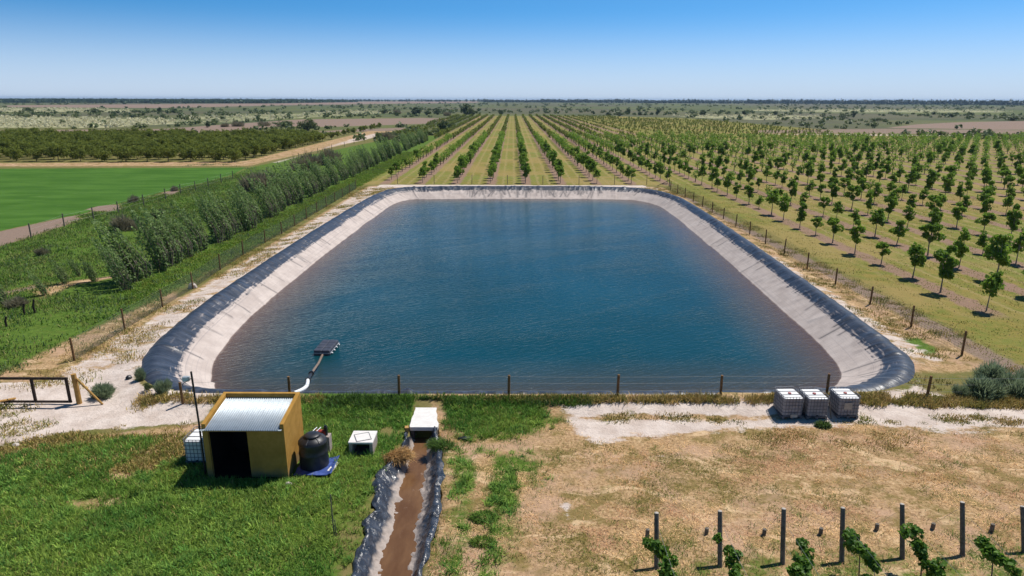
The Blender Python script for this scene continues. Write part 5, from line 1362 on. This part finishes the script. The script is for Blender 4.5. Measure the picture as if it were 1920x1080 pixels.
fence('wire_fence', bp_, 1.6, 'leaning old posts and wire along the edge of the green field', M['grey_wood'], rad=0.075, wires=(.5, 1.0, 1.4))
tp_ = [G(x, y)[:2] for x, y in ((560, 297), (596, 287), (622, 280), (646, 275), (664, 270), (684, 265), (700, 261), (716, 257))]
fence('wire_fence', tp_, 1.5, 'thin pale post fence along the dirt track beyond the windbreak', M['grey_wood'], rad=0.07, wires=(.6, 1.2))
# corner brace posts at the far end of the right fence
mb = MB(); mb.tube([(27.9, 119.4, 1.2), (25.9, 119.9, 0.1)], 0.05, 7); tag(mb.build('brace_pole', M['grey_wood']), 'slanting brace at the far right corner of the pond fence', 'brace')
# old stumps in the rough grass
for (px, py, h_, lab) in ((47, 590, 0.85, 'dark broken post in rough grass, leftmost of the three'), (66, 587, 1.05, 'dark broken post in rough grass, rightmost of the three'), (13, 612, 0.7, 'dark broken post in rough grass, close to the picture edge')):
    g = G(px, py); mb = MB(); mb.tube([(g[0], g[1], -.2), (g[0] - .05, g[1], h_ * .5), (g[0] + .08, g[1], h_)], [.08, .075, .06], 7); tag(mb.build('broken_post', M['gate_wood']), lab, 'post')

# ------------------------------------------------------------------ gate
gy_ = 31.0
gate = tag(empty('farm_gate', (-26.2, gy_, 0)), 'dark framed farm gate across the sandy track', 'gate')
xl, xr_g = -30.4 + 26.2, -22.35 + 26.2
mb = MB()
mb.box(xl, xr_g, -.05, .05, 1.36, 1.48); mb.box(xl, xr_g, -.05, .05, .10, .20); mb.build('rail', M['gate_wood'], gate, 0.008)
for xv in (xl, (0 - 960) / F * 33.9 + 26.2 - .1, (66 - 960) / F * 33.9 + 26.2, xr_g - .14):
    mb = MB(); mb.box(xv, xv + .13, -.045, .045, .203, 1.357); mb.build('stile', M['gate_wood'], gate, 0.008)
gp_ = tag(empty('gate_post', (-22.05, gy_ + .1, 0)), 'stout yellow-brown wooden gate post with slanting brace', 'post')
mb = MB(); mb.tube([(0, 0, -.3), (0, 0, .8), (-.03, 0, 1.62)], [.13, .125, .12], 12); mb.build('shaft', M['yellow_wood'], gp_)
mb = MB(); mb.tube([(.1, -.02, 1.38), (1.28, -.15, .03)], .055, 9); mb.build('brace', M['yellow_wood'], gp_)
b0, b1 = G(-8, 733, .9), G(28, 746, .02)
mb = MB(); mb.tube([tuple(G(-30, 758, 1.35)), tuple(G(28, 747, .02))], .055, 8); tag(mb.build('brace_pole', M['yellow_wood']), 'yellow slanting pole behind the left part of the gate', 'brace')

# ------------------------------------------------------------------ vineyard ends
vx = [1231, 1350, 1467, 1578, 1692, 1805, 1921]; vyb = [1066, 1062, 1057, 1055, 1047, 1043, 1038]
vtop = [955, 952, 948, 945, 942, 940, 975]
names = ['first', 'second', 'third', 'fourth', 'fifth', 'sixth', 'seventh']
def vine_mesh(seed, pts, rad, nleaf):
    rng = np.random.default_rng(seed); pts = np.array(pts, float)
    s = np.r_[0, np.cumsum(np.linalg.norm(np.diff(pts, axis=0), axis=1))]
    # tight clumps along the shoots
    nc = max(6, int(s[-1] / 0.13)); tc = rng.uniform(0, s[-1], nc)
    C = np.stack([np.interp(tc, s, pts[:, k_]) for k_ in range(3)], 1) + rng.normal(size=(nc, 3)) * rad * 0.45
    idx = rng.integers(0, nc, nleaf); off = rng.normal(size=(nleaf, 3)); off /= np.linalg.norm(off, axis=1)[:, None]
    P = C[idx] + off * (rad * 0.75 * rng.uniform(0.2, 1, nleaf) ** .5)[:, None]
    V, Fq = leaf_cloud(P, off, 0.082, rng, 0.85, 0.6)
    return np_mesh('vine_foliage', V, Fq, M['vine_leaf'])
vine_px = [[(1236, 1016, 1.25), (1243, 1045, 1.0), (1262, 1090, 0.9)], [(1346, 1012, 1.35), (1368, 1030, 1.25), (1383, 1065, 1.0), (1388, 1100, 0.9)],
           [(1500, 1020, 1.15), (1506, 1050, 1.0), (1512, 1090, 0.9)], [(1594, 1008, 1.3), (1612, 1034, 1.15), (1636, 1052, 1.05), (1642, 1085, 0.9)],
           [(1702, 994, 1.45), (1730, 1022, 1.2), (1742, 1050, 0.95), (1765, 1072, 0.8)], [(1835, 1008, 1.3), (1862, 1035, 1.15), (1880, 1060, 0.9), (1906, 1085, 0.8)]]
for i, (px, yb_) in enumerate(zip(vx, vyb)):
    g = G(px, yb_); zt = 1.76 if i < 6 else 1.5
    mb = MB(); lx = (0.05 if i in (2, 3) else 0.0)
    mb.tube([(g[0], g[1] - .08, -.3), (g[0] + lx * .5, g[1] + .26, zt * .5), (g[0] + lx, g[1] + .52, zt)], [.082, .08, .075], 10)
    mb.lathe([(.075, zt - .002), (.07, zt + .012), (0, zt + .014)], 10, g[0] + lx, g[1] + .52, 1)
    tag(mb.build('vineyard_post', [M['grey_wood'], M['plate']]), f'grey vineyard end post, {names[i]} of seven from the ditch side', 'post', None)
    # anchor stump behind each post
    sx, sy = [(1213, 1008), (1324, 1001), (1432, 1003), (1538, 1001), (1643, 993), (1748, 992), (1858, 998)][i]
    a = G(sx, sy); mb = MB(); hh = .34 if i in (0, 6) else .24
    mb.tube([(a[0], a[1], -.2), (a[0] + .01, a[1], hh)], [.075, .07], 9); tag(mb.build('anchor_stump', M['grey_wood']), f'short wooden anchor stump behind the {names[i]} vineyard post from the ditch side', 'stump', None)
    mb = MB(); xg = g[0]
    for wz in (0.75, 1.45):
        mb.tube([(xg, g[1], wz), (xg + .0, 11.0, wz)], 0.005, 4)
    mb.tube([(a[0], a[1], hh), (xg, g[1] + .48, 1.6)], 0.005, 4)
    tag(mb.build('trellis_wire', M['wire']), f'thin trellis wires tied to the {names[i]} vineyard post from the ditch side', 'wire', None)
    if i < 6:
        P = [tuple(G(x, y, z)) for x, y, z in vine_px[i]]
        vn = tag(empty('grape_vine', (0, 0, 0)), f'leafy green grapevine beside the {names[i]} vineyard post from the ditch side', 'vine', None)
        c0 = P[min(1, len(P) - 1)]
        stem = MB(); stem.tube([(c0[0] + .05, c0[1] - .15, -.05), (c0[0] + .02, c0[1] - .1, c0[2] * .5), c0], [.025, .02, .014], 6)
        stem.tube([tuple(Vector(p) + Vector((0, 0, -.03))) for p in P], .010, 5); stem.build('trunk', M['bark'], vn)
        link('foliage', vine_mesh(600 + i, P, 0.27 if i != 1 else 0.20, 620), vn)

# ------------------------------------------------------------------ air
hz = MB(); hz.box(-13500, 13500, -30, 13900, -6.0, 32.0)
ht = NT('air'); pv = ht.n('ShaderNodeVolumePrincipled')
pv.inputs['Color'].default_value = (0.50, 0.72, 1.0, 1); pv.inputs['Density'].default_value = 0.000065; pv.inputs['Anisotropy'].default_value = 0.2
ht.t.links.new(pv.outputs[0], ht.out.inputs['Volume'])
tag(hz.build('haze', ht.mat), kind='stuff')
